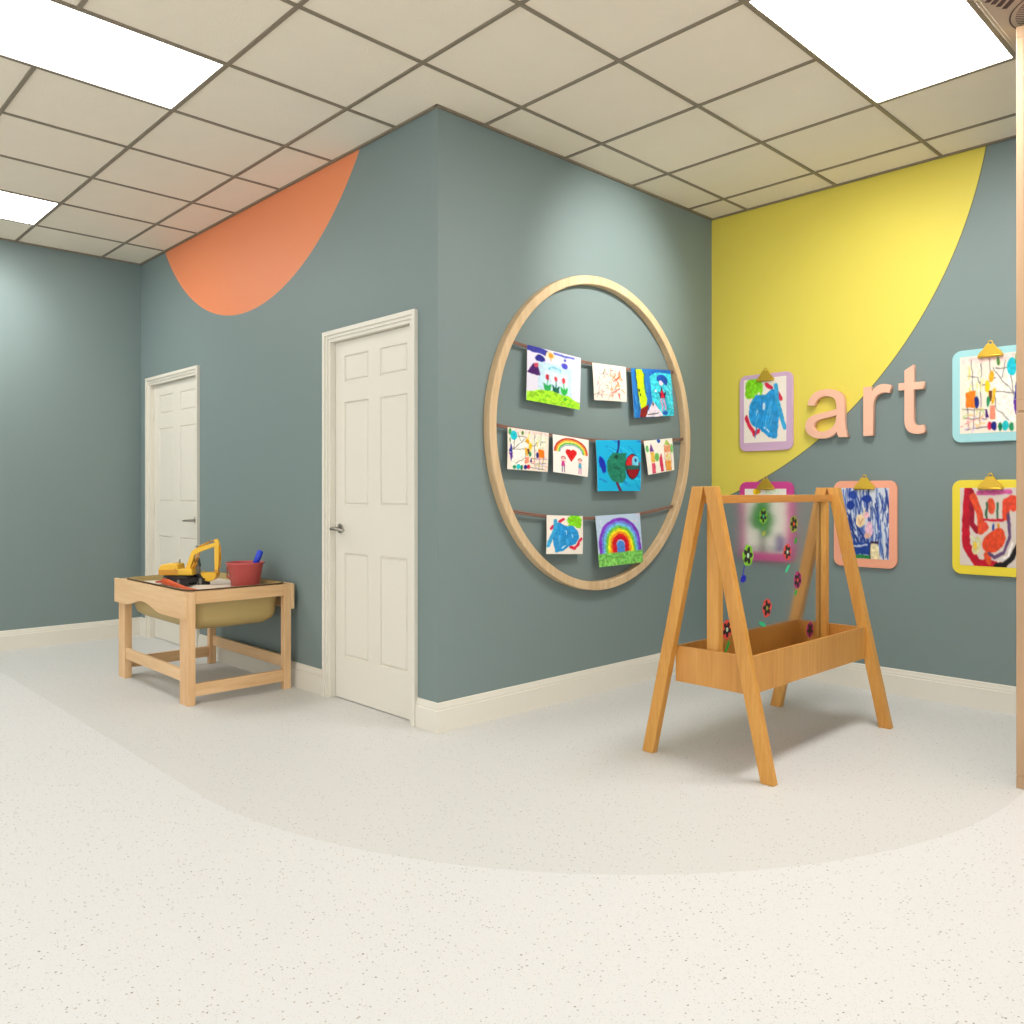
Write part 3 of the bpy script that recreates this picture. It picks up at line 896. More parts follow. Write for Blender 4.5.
G1, G2, G3 = 'childrens paintings on the top cord of the hoop', 'childrens paintings on the middle cord of the hoop', 'childrens paintings on the bottom cord of the hoop'
hang = [
    ('painting', art_tulips(), [(0.582, 1.969), (1.015, 1.946), (0.997, 1.648), (0.563, 1.671)], 'painting of three tulips on green grass hanging at the left of the top cord', G1),
    ('painting', art_scribble(), [(1.115, 1.931), (1.426, 1.938), (1.426, 1.726), (1.120, 1.714)], 'small cream sheet of pink and brown scribbles in the middle of the top cord', G1),
    ('painting', art_blue_figure(), [(1.475, 1.937), (1.886, 1.966), (1.918, 1.675), (1.495, 1.633)], 'blue painting with yellow green shape and red figure at the right of the top cord', G1),
    ('painting', art_mosaic(11).flip(), [(0.438, 1.520), (0.749, 1.504), (0.733, 1.290), (0.424, 1.300)], 'patchwork drawing with turquoise and orange spots, leftmost on the middle cord', G2),
    ('painting', art_heart(), [(0.781, 1.500), (1.084, 1.481), (1.067, 1.267), (0.773, 1.291)], 'white drawing of a rainbow over a red heart and two children, middle cord', G2),
    ('painting', art_bird(), [(1.146, 1.483), (1.575, 1.502), (1.564, 1.187), (1.151, 1.186)], 'cyan painting of a round green creature with a red face, middle cord', G2),
    ('painting', art_castle(), [(1.605, 1.497), (1.905, 1.530), (1.920, 1.324), (1.636, 1.287)], 'small drawing of pink and orange towers, rightmost on the middle cord', G2),
    ('painting', art_blob(23), [(0.733, 1.054), (1.032, 1.043), (1.023, 0.826), (0.718, 0.842)], 'blue blob painting with a green patch at the left of the bottom cord', G3),
    ('painting', art_rainbow(), [(1.142, 1.041), (1.564, 1.051), (1.564, 0.749), (1.146, 0.744)], 'painting of a purple rimmed rainbow on grass at the right of the bottom cord', G3)]
for k, (nm, art, q, lab, grp) in enumerate(hang):
    xo = [0.0365, 0.0365, 0.058, 0.058] if k == 8 else [0.0365, 0.0365, 0.040, 0.042]
    c3 = [(xo[i], q[i][0], q[i][1]) for i in range(4)]
    picture(nm, art, c3, (1, 0, 0), 0.0015, lab, 'painting', grp, curl=0.006)

# ------------------------------------------------------------------ clipboards on the yellow / teal wall
M_brass = plain('brushed_brass', (214, 176, 62), 0.38, 0.75)


def clipboard(x0, x1, z0, z1, colour, cname, label, art, pic_label, paper, rot=0):
    m = plain(cname, colour, 0.45)
    yb = LB
    root = thing('clipboard', label, 'clipboard', ((x0 + x1) / 2, yb, (z0 + z1) / 2), 0, 'framed clipboards on the wall')
    bm = BM()
    prism(bm, [(x, yb - 0.0005, z) for x, z in rrect(x0, x1, z0, z1, 0.048, 8)], (0, -0.0185, 0))
    obj('board', bm, m, root, bevel=0.003)
    cx = (x0 + x1) / 2 + 0.004; zt = z1
    half = [(0.062, -0.052), (0.062, -0.040), (0.050, -0.022), (0.034, -0.006), (0.024, 0.008), (0.020, 0.018)]
    pts = [(cx + a, yb - 0.0225, zt + b) for a, b in half] + [(cx - a, yb - 0.0225, zt + b) for a, b in half[::-1]]
    bm = BM()
    prism(bm, pts, (0, -0.012, 0))
    tube(bm, [(cx - 0.056, yb - 0.036, zt - 0.047), (cx + 0.056, yb - 0.036, zt - 0.047)], 0.006, 10)
    clip = obj('clip', bm, M_brass, root, bevel=0.002)
    bm = BM()
    ring = [(cx + 0.011 * math.cos(t), yb - 0.028, zt + 0.024 + 0.011 * math.sin(t)) for t in np.linspace(0, 2 * PI, 17)]
    tube(bm, ring, 0.0035, 8, caps=False)
    obj('hanging_loop', bm, M_brass, clip)
    a, b_, c, d = paper
    picture('drawing', art, [(a, yb - 0.0192, d), (b_, yb - 0.0192, d), (b_, yb - 0.0192, c), (a, yb - 0.0192, c)], (0, -1, 0), 0.0014,
            pic_label, 'drawing', 'drawings held by the clipboards')


clipboard(0.228, 0.608, 1.452, 1.957, (208, 172, 200), 'lavender_board', 'lavender clipboard on the yellow paint, left of the word art',
          art_blob(43).flip(True, False), 'blue blob painting with green corner held on the lavender clipboard', (0.262, 0.565, 1.508, 1.928))
clipboard(0.228, 0.612, 0.730, 1.248, (204, 62, 140), 'magenta_board', 'magenta clipboard low on the wall behind the easel pane',
          art_tree(), 'drawing of a green tree held on the magenta clipboard', (0.268, 0.565, 0.785, 1.202))
clipboard(0.877, 1.255, 0.730, 1.248, (238, 164, 132), 'peach_board', 'peach clipboard behind the right end of the easel',
          art_blue_lines(), 'drawing of dense blue lines and a pale face held on the peach clipboard', (0.925, 1.211, 0.782, 1.205))
clipboard(1.554, 1.934, 1.453, 1.960, (160, 212, 214), 'aqua_board', 'pale aqua clipboard right of the word art, at the partition',
          art_mosaic(12), 'patchwork drawing with black lines held on the aqua clipboard', (1.595, 1.893, 1.501, 1.922))
clipboard(1.554, 1.934, 0.728, 1.246, (234, 212, 50), 'yellow_board', 'yellow clipboard at the lower right beside the partition',
          art_red_face(), 'red and orange abstract painting held on the yellow clipboard', (1.595, 1.893, 0.778, 1.203))

# ------------------------------------------------------------------ letters of the word art
M_letter = plain('blush_letter_paint', (238, 184, 156), 0.5)
LET = {
    'a': ([(0.719, 1.724), (0.722, 1.742), (0.730, 1.762), (0.746, 1.784), (0.760, 1.796), (0.777, 1.805), (0.797, 1.811), (0.818, 1.814), (0.842, 1.815), (0.863, 1.813), (0.885, 1.808), (0.903, 1.801), (0.920, 1.792), (0.932, 1.782),
           (0.943, 1.768), (0.948, 1.753), (0.952, 1.735), (0.953, 1.716), (0.954, 1.65), (0.955, 1.600), (0.957, 1.571), (0.963, 1.540), (0.976, 1.514), (0.917, 1.514), (0.911, 1.530), (0.907, 1.549),
           (0.893, 1.535), (0.879, 1.525), (0.862, 1.518), (0.843, 1.513), (0.818, 1.511), (0.794, 1.512), (0.768, 1.517), (0.748, 1.526), (0.730, 1.537), (0.718, 1.549), (0.709, 1.564), (0.704, 1.58), (0.703, 1.597), (0.707, 1.613),
           (0.713, 1.629), (0.723, 1.641), (0.736, 1.651), (0.753, 1.658), (0.776, 1.665), (0.802, 1.67), (0.855, 1.678), (0.881, 1.683), (0.903, 1.689), (0.903, 1.708), (0.901, 1.724), (0.897, 1.740),
           (0.889, 1.752), (0.879, 1.761), (0.865, 1.767), (0.849, 1.771), (0.831, 1.773), (0.813, 1.771), (0.798, 1.766), (0.785, 1.758), (0.776, 1.748), (0.768, 1.734), (0.763, 1.717)],
          [(0.903, 1.652), (0.885, 1.645), (0.867, 1.641), (0.840, 1.637), (0.818, 1.634), (0.798, 1.630), (0.782, 1.624), (0.770, 1.616), (0.763, 1.606), (0.760, 1.595), (0.761, 1.584), (0.765, 1.573), (0.773, 1.564), (0.784, 1.558),
           (0.798, 1.555), (0.815, 1.554), (0.831, 1.556), (0.850, 1.562), (0.867, 1.571), (0.881, 1.582), (0.891, 1.596), (0.898, 1.611), (0.901, 1.627)]),
    'r': ([(1.068, 1.806), (1.115, 1.806), (1.117, 1.768), (1.125, 1.784), (1.137, 1.797), (1.149, 1.806), (1.163, 1.812), (1.178, 1.815), (1.196, 1.814), (1.214, 1.810), (1.231, 1.803), (1.222, 1.758), (1.206, 1.762), (1.189, 1.764), (1.173, 1.762), (1.158, 1.756),
           (1.146, 1.746), (1.137, 1.733), (1.131, 1.717), (1.128, 1.700), (1.126, 1.514), (1.068, 1.514)], None),
    't': ([(1.356, 1.910), (1.356, 1.808), (1.411, 1.808), (1.411, 1.766), (1.357, 1.766), (1.357, 1.594), (1.359, 1.580), (1.364, 1.570), (1.371, 1.564), (1.381, 1.561), (1.394, 1.561), (1.409, 1.564), (1.419, 1.520), (1.404, 1.514),
           (1.388, 1.511), (1.372, 1.511), (1.357, 1.514), (1.340, 1.520), (1.326, 1.530), (1.316, 1.543), (1.309, 1.561), (1.306, 1.579), (1.305, 1.600), (1.305, 1.768), (1.272, 1.768), (1.272, 1.809), (1.305, 1.809), (1.305, 1.880)], None)}
words = {'a': 'blush coloured letter a fixed to the yellow and teal wall', 'r': 'blush coloured letter r between the letters a and t',
         't': 'blush coloured letter t fixed to the teal wall, last of the word'}
for ch, (outer, hole) in LET.items():
    cu = bpy.data.curves.new('letter', 'CURVE'); cu.dimensions = '2D'; cu.fill_mode = 'BOTH'; cu.extrude = 0.016
    cu.bevel_depth = 0.0015; cu.bevel_resolution = 1; cu.offset = -0.0015
    ox = sum(p[0] for p in outer) / len(outer)
    for loop in (outer, hole):
        if loop:
            sp = cu.splines.new('POLY'); sp.points.add(len(loop) - 1)
            for k, (x, z) in enumerate(loop):
                sp.points[k].co = (x - ox, z - 1.66, 0, 1)
            sp.use_cyclic_u = True
    tmp = bpy.data.objects.new('tmp', cu); COL.objects.link(tmp)
    me = bpy.data.meshes.new_from_object(tmp.evaluated_get(bpy.context.evaluated_depsgraph_get()))
    bpy.data.objects.remove(tmp); bpy.data.curves.remove(cu)
    me.transform(Matrix.Rotation(PI / 2, 4, 'X'))
    me.materials.clear(); me.materials.append(M_letter)
    o = bpy.data.objects.new('wall_letter', me); COL.objects.link(o)
    o.location = (ox, LB - 0.0235, 1.66)
    tag(o, words[ch], 'wall letter', 'letters spelling art')

# ------------------------------------------------------------------ wooden A-frame easel with clear pane and tray
M_oak = wood('oak_grain_z', (214, 158, 76), (190, 130, 52), 'Z', 90, 0.4, 0.08, 0.9)
M_oak_y = wood('oak_grain_y', (210, 152, 76), (186, 126, 52), 'Z', 60, 0.4, 0.05, 0.9)
easel = thing('window_easel', 'wooden A-frame floor easel with clear painting pane and tray in front of the clipboards', 'easel', (1.19, 1.12, 0))
TOP = 1.203


def leg(x_bot, x_top, w, y0, y1):
    bm = BM()
    pts = [(x_bot - w / 2, y0, 0), (x_bot + w / 2, y0, 0), (x_top + w / 2, y0, TOP), (x_top - w / 2, y0, TOP)]
    prism(bm, pts, (0, y1 - y0, 0))
    return obj('leg', bm, M_oak, easel, bevel=0.003)


for y0, y1 in ((0.495, 0.533), (1.652, 1.694)):
    leg(0.894, 1.160, 0.058, y0, y1)
    leg(1.487, 1.219, 0.058, y0, y1)
for y0, y1 in ((0.560, 0.598), (1.572, 1.608)):
    bm = BM(); bx(bm, 1.165, 1.223, y0, y1, 0.352, 1.128)
    obj('post', bm, M_oak, easel, bevel=0.002)
bm = BM(); bx(bm, 1.160, 1.220, 0.533, 1.652, 1.130, 1.166)
obj('top_rail', bm, wood('oak_grain_rail', (212, 148, 76), (190, 124, 54), 'Y', 90, 0.4, 0.08, 0.9), easel, bevel=0.002)
tray = BM()
tx0, tx1, ty0, ty1, tz0, tz1, tt = 1.020, 1.392, 0.537, 1.648, 0.338, 0.496, 0.012
bx(tray, tx0, tx1, ty0, ty1, tz0, tz0 + tt)
bx(tray, tx0, tx0 + tt, ty0, ty1, tz0 + tt, tz1); bx(tray, tx1 - tt, tx1, ty0, ty1, tz0 + tt, tz1)
bx(tray, tx0 + tt, tx1 - tt, ty0, ty0 + tt, tz0 + tt, tz1); bx(tray, tx0 + tt, tx1 - tt, ty1 - tt, ty1, tz0 + tt, tz1)
obj('tray', tray, M_oak_y, easel)

M_pane, _n, _l, _b = new_mat('hazy_clear_acrylic')
_b.inputs['Base Color'].default_value = (0.97, 0.985, 0.98, 1)
_b.inputs['Transmission Weight'].default_value = 1.0
_b.inputs['Roughness'].default_value = 0.13
_b.inputs['IOR'].default_value = 1.18
bm = BM(); bx(bm, 1.186, 1.194, 0.598, 1.572, 0.352, 1.130)
pane = obj('clear_pane', bm, M_pane, easel); pane['label'] = 'hazy clear acrylic pane'

M_black = plain('black_paint', (22, 18, 18), 0.6)
M_fl = {k: plain(k + '_window_paint', c, 0.5) for k, c in
        (('lime', (126, 190, 40)), ('red', (222, 74, 66)), ('magenta', (172, 36, 110)), ('teal', (40, 190, 130)),
         ('green', (46, 160, 60)), ('olive', (150, 160, 60)), ('blue', (20, 26, 170)), ('orange', (226, 80, 30)), ('pale', (190, 220, 190)))}


def disc(bm, y, z, ry_, rz_, x0, x1, mi, ang=0, n_=14, wob=0.0, rnd=None):
    pts = []
    for k in range(n_):
        t = 2 * PI * k / n_; q = 1 + (rnd.uniform(-wob, wob) if rnd else 0)
        a, b = ry_ * math.cos(t) * q, rz_ * math.sin(t) * q
        pts.append((x0, y + a * math.cos(ang) - b * math.sin(ang), z + a * math.sin(ang) + b * math.cos(ang)))
    prism(bm, pts, (x1 - x0, 0, 0), mi)


flowers = [(0.991, 1.066, 'lime', 'teal', 0.9, 0.5, 'lime green flower with a teal middle painted at the top of the pane'),
           (1.286, 1.022, 'olive', 'orange', 1.0, 0.2, 'black petalled flower with an orange middle painted at the top right'),
           (0.853, 0.889, 'lime', 'pale', 1.15, 0.9, 'lime green flower with a pale middle painted at the left'),
           (1.221, 0.887, 'red', 'pale', 0.95, 0.3, 'red flower with a pale middle painted in the middle right'),
           (1.325, 0.742, 'magenta', 'red', 1.0, 0.7, 'magenta flower painted at the right'),
           (1.024, 0.632, 'red', 'olive', 1.05, 0.1, 'red flower with a yellow green middle painted low in the middle'),
           (0.675, 0.571, 'red', 'pale', 1.0, 0.6, 'red flower painted at the lower left corner'),
           (1.455, 0.481, 'magenta', 'black', 0.95, 0.4, 'dark magenta flower painted at the lower right corner')]
rnd = random.Random(4)
xf = 1.1942
for (y, z, halo, mid, s_, ph, lab) in flowers:
    bm = BM()
    for k in range(6):
        a = ph + 2 * PI * k / 6
        disc(bm, y + 0.022 * s_ * math.cos(a), z + 0.024 * s_ * math.sin(a), 0.020 * s_, 0.021 * s_, xf, xf + 0.0004 + k * 1e-5, 0, a, 12, 0.18, rnd)
    disc(bm, y, z, 0.026 * s_, 0.028 * s_, xf, xf + 0.0005, 0)
    for k in range(5):
        a = ph + 0.4 + 2 * PI * k / 5
        disc(bm, y + 0.019 * s_ * math.cos(a), z + 0.021 * s_ * math.sin(a), 0.016 * s_, 0.0105 * s_, xf, xf + 0.0010 + k * 1e-5, 1, a, 12, 0.12, rnd)
    disc(bm, y, z, 0.009 * s_, 0.010 * s_, xf, xf + 0.0014, 2)
    mm = M_black if mid == 'black' else M_fl[mid]
    obj('painted_flower', bm, [M_fl[halo], M_black, mm], pane)['label'] = lab
for (y, z, c, a, ln) in ((1.307, 0.939, 'green', 1.1, 0.018), (1.223, 0.806, 'teal', 0.7, 0.030), (1.307, 0.682, 'green', 0.9, 0.018),
                         (0.983, 0.561, 'teal', -0.3, 0.032), (0.678, 0.494, 'green', 0.9, 0.032), (0.995, 0.985, 'olive', 0.4, 0.016)):
    bm = BM(); disc(bm, y, z, ln, 0.0105, xf, xf + 0.0006, 0, a, 12, 0.15, rnd)
    obj('painted_leaf', bm, M_fl[c], pane)
bm = BM(); disc(bm, 0.812, 0.785, 0.024, 0.017, xf, xf + 0.0006, 0, 0.2, 14, 0.1, rnd)
prism(bm, [(xf, 0.800, 0.79), (xf, 0.808, 0.79), (xf, 0.826, 0.845), (xf, 0.820, 0.846)], (0.0007, 0, 0))
obj('painted_bud', bm, M_fl['blue'], pane)['label'] = 'blue bud with a stalk'

# ------------------------------------------------------------------ sand table
M_maple = wood('maple_grain_z', (230, 192, 144), (212, 166, 116), 'Z', 60, 0.45, 0.08, 0.8)
M_maple_x = wood('maple_grain_x', (232, 196, 150), (214, 172, 122), 'X', 50, 0.45, 0.08, 0.8)
M_maple_y = wood('maple_grain_y', (230, 192, 144), (210, 164, 112), 'Y', 50, 0.45, 0.08, 0.8)
M_tub = plain('khaki_tub_plastic', (178, 154, 98), 0.45)
M_rim_shade = plain('dark_brown_rim_shade', (84, 60, 38), 0.6)  # shadow gap under the tub lip, painted as a dark brown strip
M_sand = plain('pale_play_sand', (226, 214, 198), 0.95, bump=1.0, bump_scale=60, var=0.06)
table = thing('sand_table', 'maple sand table with scalloped side and khaki tub, against the teal wall between the doors', 'sand table', (-1.88, -0.365, 0))
TX0, TX1, TY0, TY1, TZ = -2.43, -1.335, -0.70, -0.030, 0.630


def side_board(y0, y1):
    low = []
    for k in range(49):
        x = TX0 + (TX1 - TX0) * k / 48
        t = (x + 1.95) / 0.31
        z = 0.478 + (0.044 * (0.5 + 0.5 * math.cos(PI * t)) if abs(t) < 1 else 0)
        low.append((x, y0, z))
    bm = BM()
    top = [(x, y, TZ) for x, y, z in low]
    for k in range(48):
        q = [low[k], low[k + 1], top[k + 1], top[k]]
        prism(bm, q, (0, y1 - y0, 0))
    bmesh.ops.remove_doubles(bm, verts=bm.verts[:], dist=1e-5)
    inner = [f for f in bm.faces if False]
    # drop the faces left between neighbouring slices
    cnt = {}
    for f in bm.faces:
        key = tuple(sorted(v.index for v in f.verts)); cnt.setdefault(key, []).append(f)
    bm.verts.index_update()
    cnt = {}
    for f in bm.faces:
        key = tuple(sorted(v.index for v in f.verts)); cnt.setdefault(key, []).append(f)
    dead = [f for fs in cnt.values() if len(fs) > 1 for f in fs]
    bmesh.ops.delete(bm, geom=dead, context='FACES_ONLY')
    bmesh.ops.dissolve_limit(bm, angle_limit=0.001, verts=bm.verts[:], edges=bm.edges[:])
    obj('side_board', bm, M_maple_x, table, bevel=0.002)


side_board(TY0, TY0 + 0.020)
side_board(TY1 - 0.020, TY1)
for lx, sx in ((-1.338, -1), (-2.412, 1)):
    for ly, sy in ((-0.679, 1), (-0.051, -1)):
        bm = BM()
        xa, xb = sorted((lx, lx + sx * 0.030)); xc, xd = sorted((lx + sx * 0.0315, lx + sx * (0.108 if sy > 0 else 0.042)))
        ya, yb = sorted((ly, ly + sy * 0.045))
        bx(bm, xa, xb, ya, yb, 0, TZ - 0.004)
        bx(bm, xc, xd, ya, yb - 0.0, 0, TZ - 0.004)
        obj('leg', bm, M_maple, table, bevel=0.002)
yi0, yi1 = -0.679 + 0.0455, -0.051 - 0.0455
for x0_, x1_ in ((-1.364, -1.340), (-2.410, -2.386)):
    bm = BM(); bx(bm, x0_, x1_, yi0, yi1, 0.560, TZ - 0.002); obj('end_rail', bm, M_maple_y, table, bevel=0.002)
    bm = BM(); bx(bm, x0_ - .002, x1_ - .002, yi0, yi1, 0.048, 0.118); obj('lower_rail', bm, M_maple_y, table, bevel=0.002)
for y0_, y1_, e_ in ((-0.674, -0.654, 0.1085), (-0.076, -0.056, 0.0425)):
    bm = BM(); bx(bm, -2.412 + e_, -1.338 - e_, y0_, y1_, 0.124, 0.192); obj('lower_rail', bm, M_maple_x, table, bevel=0.002)

# tub: chamfered rim, rounded body, hollow
bm = BM()


def tub_ring(ins, z, r):
    return [bm.verts.new((x, y, z)) for x, y in rrect(-2.352 + ins, -1.362 - ins, -0.668 + ins, -0.058 - ins, r, 6)]


levels = [tub_ring(0.0, 0.631, 0.09), tub_ring(0.0, 0.636, 0.09), tub_ring(0.006, 0.637, 0.088), tub_ring(0.010, 0.634, 0.086), tub_ring(0.026, 0.55, 0.08), tub_ring(0.040, 0.45, 0.075), tub_ring(0.11, 0.425, 0.05)]
outer = [tub_ring(0.020, 0.631, 0.085), tub_ring(0.034, 0.46, 0.08), tub_ring(0.046, 0.425, 0.08), tub_ring(0.085, 0.400, 0.07)]
for seq in (levels, outer):
    for A, B in zip(seq[:-1], seq[1:]):
        for k in range(len(A)):
            j = (k + 1) % len(A)
            bm.faces.new((A[k], A[j], B[j], B[k])).smooth = True
bm.faces.new(levels[-1]); bm.faces.new(outer[-1])
A, B = levels[0], outer[0]
for k in range(len(A)):
    j = (k + 1) % len(A)
    bm.faces.new((A[k], A[j], B[j], B[k]))
tub = obj('tub', bm, M_tub, table)
bm = BM()
ro = rrect(-2.358, -1.356, -0.674, -0.056, 0.092, 6); ri = rrect(-2.347, -1.367, -0.663, -0.067, 0.088, 6)
vo = [[bm.verts.new((x, y, z)) for x, y in L_] for L_, z in ((ro, 0.6305), (ro, 0.6365), (ri, 0.6365), (ri, 0.6305))]
for a in range(4):
    A, B = vo[a], vo[(a + 1) % 4]
    for k in range(len(A)):
        j = (k + 1) % len(A); bm.faces.new((A[k], A[j], B[j], B[k]))
obj('tub_rim_shade', bm, M_rim_shade, tub)
# sand: an uneven surface inside the tub
bm = BM()
rnd = random.Random(9)
nx, ny = 56, 34
bumps = [(rnd.uniform(-2.3, -1.45), rnd.uniform(-0.6, -0.12), rnd.uniform(0.03, 0.09), rnd.uniform(-0.006, 0.016)) for _ in range(34)]
bumps += [(-1.78, -0.22, 0.06, 0.020), (-1.72, -0.16, 0.05, 0.016), (-1.9, -0.2, 0.05, 0.018)]


def sand_z(x, y):
    return 0.592 + sum(h_ * math.exp(-((x - a) ** 2 + (y - b) ** 2) / (2 * s_ * s_)) for a, b, s_, h_ in bumps)


outl = rrect(-2.333, -1.381, -0.649, -0.077, 0.085, 6)
cxs, cys = -1.857, -0.365
ringsv = []
for q in np.linspace(0.0, 1.0, 26)[1:]:
    ringsv.append([bm.verts.new((cxs + (x - cxs) * q, cys + (y - cys) * q, sand_z(cxs + (x - cxs) * q, cys + (y - cys) * q))) for x, y in outl])
c_ = bm.verts.new((cxs, cys, sand_z(cxs, cys)))
for k in range(len(outl)):
    j = (k + 1) % len(outl)
    bm.faces.new((c_, ringsv[0][k], ringsv[0][j])).smooth = True
    for A, B in zip(ringsv[:-1], ringsv[1:]):
        bm.faces.new((A[k], B[k], B[j], A[j])).smooth = True
so = obj('play_sand', bm, M_sand)
origin_to(so, (cxs, cys, 0.592)); so['kind'] = 'stuff'
tag(so, 'pale play sand filling the khaki tub of the sand table', 'sand')

# ------------------------------------------------------------------ toy excavator
M_yel = plain('excavator_yellow', (240, 190, 44), 0.35)
M_amb = plain('excavator_dark_yellow', (212, 148, 22), 0.4)
M_rub = plain('black_rubber', (44, 42, 44), 0.6)
M_gry = plain('grey_plastic', (140, 136, 130), 0.5)
M_glass = plain('smoked_cab_window', (70, 84, 82), 0.15)
ex = thing('toy_excavator', 'yellow toy excavator with black tracks standing in the sand', 'toy excavator', (-1.955, -0.430, 0.600))


def exobj(name, bm, m, parent=None, **k):
    return obj(name, bm, m, parent or ex, local=True, **k)


for sy in (-1, 1):
    bm = BM()
    yc = sy * 0.068
    out = []
    L_, r_ = 0.105, 0.027
    for k in range(9):
        a = -PI / 2 + PI * k / 8; out.append((L_ + r_ * math.cos(a), r_ + r_ * math.sin(a)))
    for k in range(9):
        a = PI / 2 + PI * k / 8; out.append((-L_ + r_ * math.cos(a), r_ + r_ * math.sin(a)))
    prism(bm, [(x, yc - 0.024, z) for x, z in out], (0, 0.048, 0))
    n_t = 34
    for k in range(13):
        x = -L_ + 2 * L_ * k / 12
        bx(bm, x - 0.005, x + 0.005, yc - 0.026, yc + 0.026, 2 * r_, 2 * r_ + 0.003)
        bx(bm, x - 0.005, x + 0.005, yc - 0.026, yc + 0.026, -0.003, 0.0)
    for s2 in (-1, 1):
        for k in range(1, 6):
            a = -PI / 2 + PI * k / 6
            c = Vector((s2 * (L_ + (r_ + 0.0012) * math.cos(a)), 0, r_ + (r_ + 0.0012) * math.sin(a)))
            tx, tz = -math.sin(a) * s2 * 0.004, math.cos(a) * 0.004
            prism(bm, [(c.x - tx, yc - .026, c.z - tz), (c.x + tx, yc - .026, c.z + tz), (c.x + tx, yc + .026, c.z + tz), (c.x - tx, yc + .026, c.z - tz)],
                  (s2 * math.cos(a) * .003, 0, math.sin(a) * .003))
    tr = exobj('track', bm, M_rub)
    for x, rr in ((-L_, 0.018), (-0.063, 0.010), (-0.021, 0.010), (0.021, 0.010), (0.063, 0.010), (L_, 0.018)):
        bm = BM()
        zz = r_ if rr > .015 else 0.014
        tube(bm, [(x, yc - 0.028, zz), (x, yc + 0.028, zz)], rr, 14)
        exobj('road_wheel', bm, M_gry, tr)
bm = BM(); bx(bm, -0.07, 0.07, -0.043, 0.043, 0.018, 0.048)
tube(bm, [(0, 0, 0.048), (0, 0, 0.062)], 0.045, 24)
exobj('undercarriage', bm, M_rub)
ex.scale = (1.0, 1.0, 1.07)
# upper body, turned on the tracks
up_a = math.radians(46)
Rz = Matrix.Rotation(up_a, 4, 'Z')


def turned(bm):
    bmesh.ops.transform(bm, matrix=Rz, verts=bm.verts[:]); return bm


bm = BM()
prism(bm, [(-0.148, -0.058, 0.066), (-0.150, -0.058, 0.105), (-0.132, -0.058, 0.124), (-0.07, -0.058, 0.132), (-0.035, -0.058, 0.126), (-0.03, -0.058, 0.098), (0.055, -0.058, 0.098), (0.060, -0.058, 0.062), (-0.12, -0.058, 0.062)], (0, 0.116, 0))
body = exobj('body', turned(bm), M_yel, bevel=0.006, segs=3)
bm = BM()
prism(bm, [(-0.148, -0.0592, 0.066), (-0.149, -0.0592, 0.094), (-0.03, -0.0592, 0.094), (-0.03, -0.0592, 0.066)], (0, -0.001, 0))
tube(bm, [(-0.045, -0.058, 0.094), (-0.045, -0.062, 0.094)], 0.008, 12)
exobj('side_cover', turned(bm), M_amb, body)
bm = BM(); tube(bm, [(-0.05, 0.02, 0.128), (-0.05, 0.02, 0.150)], 0.005, 10)
exobj('exhaust', turned(bm), M_gry, body)
# cab on the far (left-hand) side of the boom, seen from the front right
bm = BM()
prism(bm, [(0.010, 0.008, 0.064), (0.072, 0.008, 0.064), (0.072, 0.008, 0.105), (0.060, 0.008, 0.160), (0.010, 0.008, 0.162)], (0, 0.048, 0))
cab = exobj('cab', turned(bm), M_gry, bevel=0.004)
bm = BM()
prism(bm, [(0.0725, 0.014, 0.106), (0.0725, 0.050, 0.106), (0.0622, 0.050, 0.154), (0.0622, 0.014, 0.154)], (0.0015, 0, 0))
prism(bm, [(0.018, 0.0075, 0.108), (0.036, 0.0075, 0.108), (0.036, 0.0075, 0.152), (0.018, 0.0075, 0.152)], (0, -0.001, 0))
prism(bm, [(0.042, 0.0075, 0.108), (0.064, 0.0075, 0.108), (0.055, 0.0075, 0.152), (0.042, 0.0075, 0.152)], (0, -0.001, 0))
exobj('cab_window', turned(bm), M_glass, cab)
# boom (bent), in the plane y = -0.02 of the turned body
yb_ = -0.034
bm = BM()
prism(bm, [(0.000, yb_, 0.085), (0.032, yb_, 0.085), (0.062, yb_, 0.176), (0.098, yb_, 0.196), (0.196, yb_, 0.229), (0.206, yb_, 0.243), (0.190, yb_, 0.250), (0.075, yb_, 0.220), (0.044, yb_, 0.200)], (0, 0.026, 0))
boom = exobj('boom', turned(bm), M_yel, bevel=0.003)
bm = BM()
prism(bm, [(0.184, yb_ + 0.002, 0.268), (0.204, yb_ + 0.002, 0.272), (0.214, yb_ + 0.002, 0.250), (0.212, yb_ + 0.002, 0.120), (0.206, yb_ + 0.002, 0.088), (0.186, yb_ + 0.002, 0.088), (0.184, yb_ + 0.002, 0.205)], (0, 0.022, 0))
exobj('arm', turned(bm), M_yel, bevel=0.003)
bm = BM()
tube(bm, [(0.085, yb_ + 0.013, 0.224), (0.150, yb_ + 0.013, 0.252)], 0.006, 10)
tube(bm, [(0.150, yb_ + 0.013, 0.252), (0.190, yb_ + 0.013, 0.266)], 0.0035, 10)
exobj('hydraulic_cylinder', turned(bm), M_amb)
bm = BM()
for q in (-0.006, 0.030):
    tube(bm, [(0.045, yb_ + q, 0.088), (0.066, yb_ + q, 0.135)], 0.006, 10)
    tube(bm, [(0.066, yb_ + q, 0.135), (0.086, yb_ + q, 0.190)], 0.0035, 10)
exobj('hydraulic_cylinder', turned(bm), M_amb)
bm = BM()
tube(bm, [(0.217, yb_ + 0.013, 0.232), (0.220, yb_ + 0.013, 0.150)], 0.0055, 10)
tube(bm, [(0.220, yb_ + 0.013, 0.150), (0.217, yb_ + 0.013, 0.100)], 0.0035, 10)
exobj('hydraulic_cylinder', turned(bm), M_amb)
bm = BM(); tube(bm, [(0.076, yb_ + 0.006, 0.221), (0.076, yb_ + 0.006, 0.232)], 0.008, 12)
exobj('work_lamp', turned(bm), M_gry)
